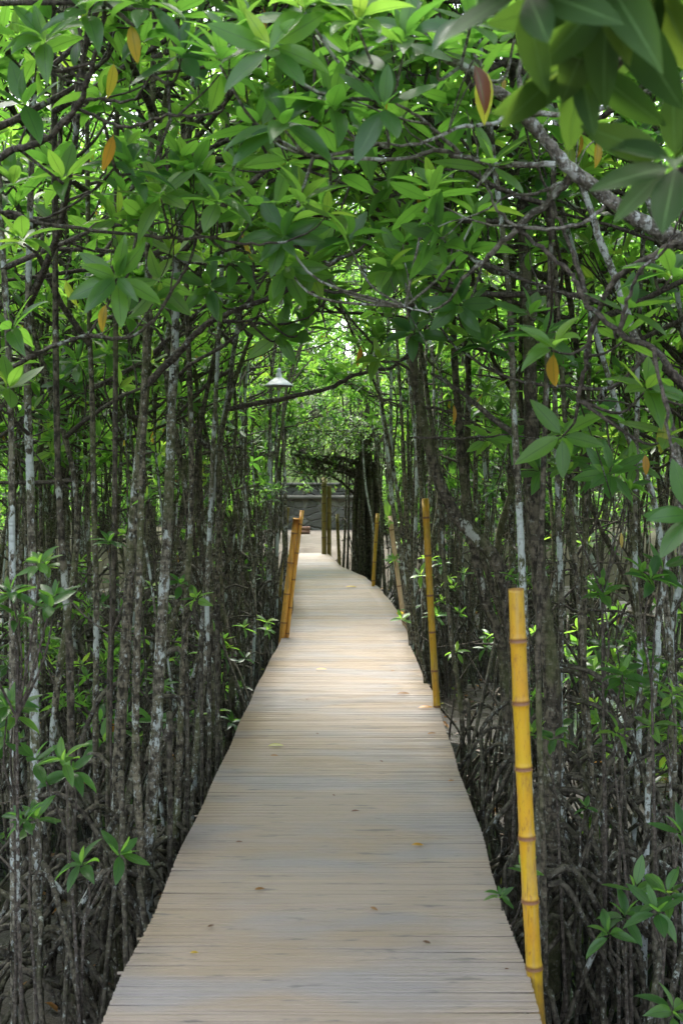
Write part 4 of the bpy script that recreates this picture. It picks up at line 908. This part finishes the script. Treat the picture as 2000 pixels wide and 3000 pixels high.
for x in np.arange(-11, 12, 1.5):
    shs.append(shrub(x+r_.normal(0, .3), 34.6+r_.uniform(0, .6), 1.0, r_.uniform(1.2, 2.2), r_.uniform(.7, 1.0), 80, .15, 'sunlit yellow-green shrub growing along the top of the stone wall', 'shrubs on top of the stone wall'))
for x, z, h in ((-1.1, 1.0, .35), (.25, 1.0, .3), (-.4, 1.02, .25)): shrub(x, 33.3, z, h, .25, 14, .09, 'small green plant sprouting from the ledge of the stone wall', 'plants on the wall ledge', 'plant')
# taller trees behind the wall
vt = []
for i in range(4):
    q_ = np.random.default_rng(300+i); t = Tree((0, 0, 0)); P = t.stem([(0, 0, -.3), (.05, 0, 2), (-.1, .1, 5), (0, 0, 8.5)], .12, .03, q_, 8, 5)
    autocrown(t, P, q_, 26, .21, 1.2, length=(1.2, 2.6), cull=False, nsub=6, r=.03, k=4, forks=.7); vt.append((t.stems[0].mesh('trunk', attr=True), t.tw.mesh('branches', attr=True), t.lv.build('crown', 2)))
k_ = 0
for y in (36.5, 40, 45):
    for x in np.arange(-16, 17, 3.1):
        v_ = vt[k_ % 4]; k_ += 1; yy = y+r_.normal(0, .6); xx = x+r_.normal(0, .7); E = empty('broadleaf_tree', (xx, yy, sand(xx, yy)), r_.uniform(0, 6.3)); s_ = r_.uniform(.8, 1.15); E.scale = (s_, s_, s_)
        tag(E, 'tall light green tree behind the stone wall', 'tree', 'trees behind the stone wall'); obj('trunk', v_[0], M['bark'], E); obj('branches', v_[1], M['twig'], E); obj('crown', v_[2], M['leaf'], E)
# litter on the mud
lt = MB(); ll = Leaves()
for i in range(5200):
    s2 = r_.choice([-1, 1]); Y = 2.4+20*r_.random()**1.3; x = (xl if s2 < 0 else xr)(Y)+s2*(-.25+4.5*r_.random()**1.5); z = MUD+hz(x, Y)+.02
    a = r_.uniform(0, 6.28)
    if i % 2:
        L = r_.uniform(.08, .45); d = np.array([math.cos(a), math.sin(a), r_.uniform(0, .25)]); lt.tube([(x, Y, z), np.array([x, Y, z])+d*L*.5+(0, 0, .01), np.array([x, Y, z])+d*L], [.006, .005, .003], 4)
    else: ll.leaf(np.array([x, Y, z]), nrm((math.cos(a), math.sin(a), r_.normal(0, .15))), nrm((r_.normal(0, .3), r_.normal(0, .3), 1)), r_.uniform(.07, .12), r_.choice([.99, 1.0, .97, .1, .9], p=[.35, .35, .1, .1, .1]))
e = empty('leaf_litter', (0, 10, MUD)); tag(e, 'dead leaves and broken twigs strewn over the mud', 'litter', kind='stuff')
obj('twigs', lt.mesh('twigs', (0, 10, MUD), attr=True), M['root'], e); obj('leaves', ll.build('leaves', 2, (0, 10, MUD)), M['leaf'], e)
# low shrubs on the sandy bank and leafy saplings between the trunks
for i in range(46):
    s2 = -1 if i % 2 else 1; Y = r_.uniform(23.5, 31); x = (-2.0 if s2 < 0 else 1.1)+s2*(5.5*r_.random())
    if i >= 30: Y = r_.uniform(29, 31.5)
    if s2 < 0 and x > -1.75-.2: continue
    shrub(x, Y, sand(x, Y), r_.uniform(.9, 2.2), r_.uniform(.4, .7), 60, .14, 'leafy green shrub growing on the sandy bank beside the path end', 'shrubs on the sandy bank', tone=(.2, .85))
sv_ = []
for i in range(6):
    q_ = np.random.default_rng(500+i); st = MB(); lv = Leaves(); H = q_.uniform(1.0, 2.3)
    for j in range(int(q_.integers(5, 10))):
        p = np.array([q_.normal(0, .18), q_.normal(0, .18), H*q_.uniform(.45, 1)]); st.tube(spline([(0, 0, -.1), p*.5+(0, 0, .1), p], 4), np.linspace(.009, .003, 9), 4); lv.rosette(p, (q_.normal(0, .35), q_.normal(0, .35), 1), .12, int(q_.integers(6, 10)), q_, .008)
    sv_.append((st.mesh('stem', attr=True), lv.build('leaves', 1), lv.build('leaves', 2)))
k_ = 0
while k_ < 45:
    Y = r_.uniform(5.2, 23); s2 = r_.choice([-1, 1]); x = (xl if s2 < 0 else xr)(Y)+s2*(.35+4.5*r_.random()**1.2)
    if 17 < Y < 21 and 0 < x < 1.3: continue
    v_ = sv_[k_ % 6]; k_ += 1; E = empty('mangrove_sapling', (x, Y, MUD), r_.uniform(0, 6.3)); tag(E, f"leafy green sapling between the trunks {'left' if s2 < 0 else 'right'} of the boardwalk", 'sapling', f"leafy saplings between the trunks, {'left' if s2 < 0 else 'right'}")
    obj('stem', v_[0], M['twig'], E); obj('leaves', v_[1] if Y < 9 else v_[2], M['leaf'], E)
# far-off thicket that reads as one mass
mt = MB(); ml = Leaves()
for i in range(270):
    s2 = r_.choice([-1, 1]); Y = r_.uniform(5, 36); x = s2*(7.0+8*r_.random()**1.2)
    if Y > 31.5 and abs(x) < 13: x = s2*r_.uniform(13, 17)
    H = r_.uniform(4.5, 7); zb = MUD-.1
    P = spline([(x, Y, zb), (x+r_.normal(0, .15), Y, H*.5), (x+r_.normal(0, .3), Y, H)], 4); mt.tube(P, np.linspace(.045, .02, len(P)), 5)
    for j in range(6):
        a = r_.uniform(0, 6.28); h = r_.uniform(.3, 1.0); mt.tube(spline([(x, Y, MUD+h), (x+.35*math.cos(a), Y+.35*math.sin(a), MUD+h*.7), (x+.6*math.cos(a), Y+.6*math.sin(a), MUD-.1)], 3), .02, 4)
    for j in range(110):
        z = r_.uniform(.0, H+.5); rr_ = r_.uniform(.1, 1.1); a = r_.uniform(0, 6.28); ml.rosette(np.array([x+rr_*math.cos(a), Y+rr_*math.sin(a), z]), (r_.normal(0, .4), r_.normal(0, .4), 1), .17, 6, r_)
e = empty('mangrove_thicket', (0, 20, MUD)); tag(e, 'far-off tangle of mangroves closing both sides beyond the single trunks', 'thicket', kind='stuff')
obj('trunks', mt.mesh('trunks', (0, 20, MUD), attr=True), M['bark'], e); obj('foliage', ml.build('foliage', 2, (0, 20, MUD)), M['leaf'], e)
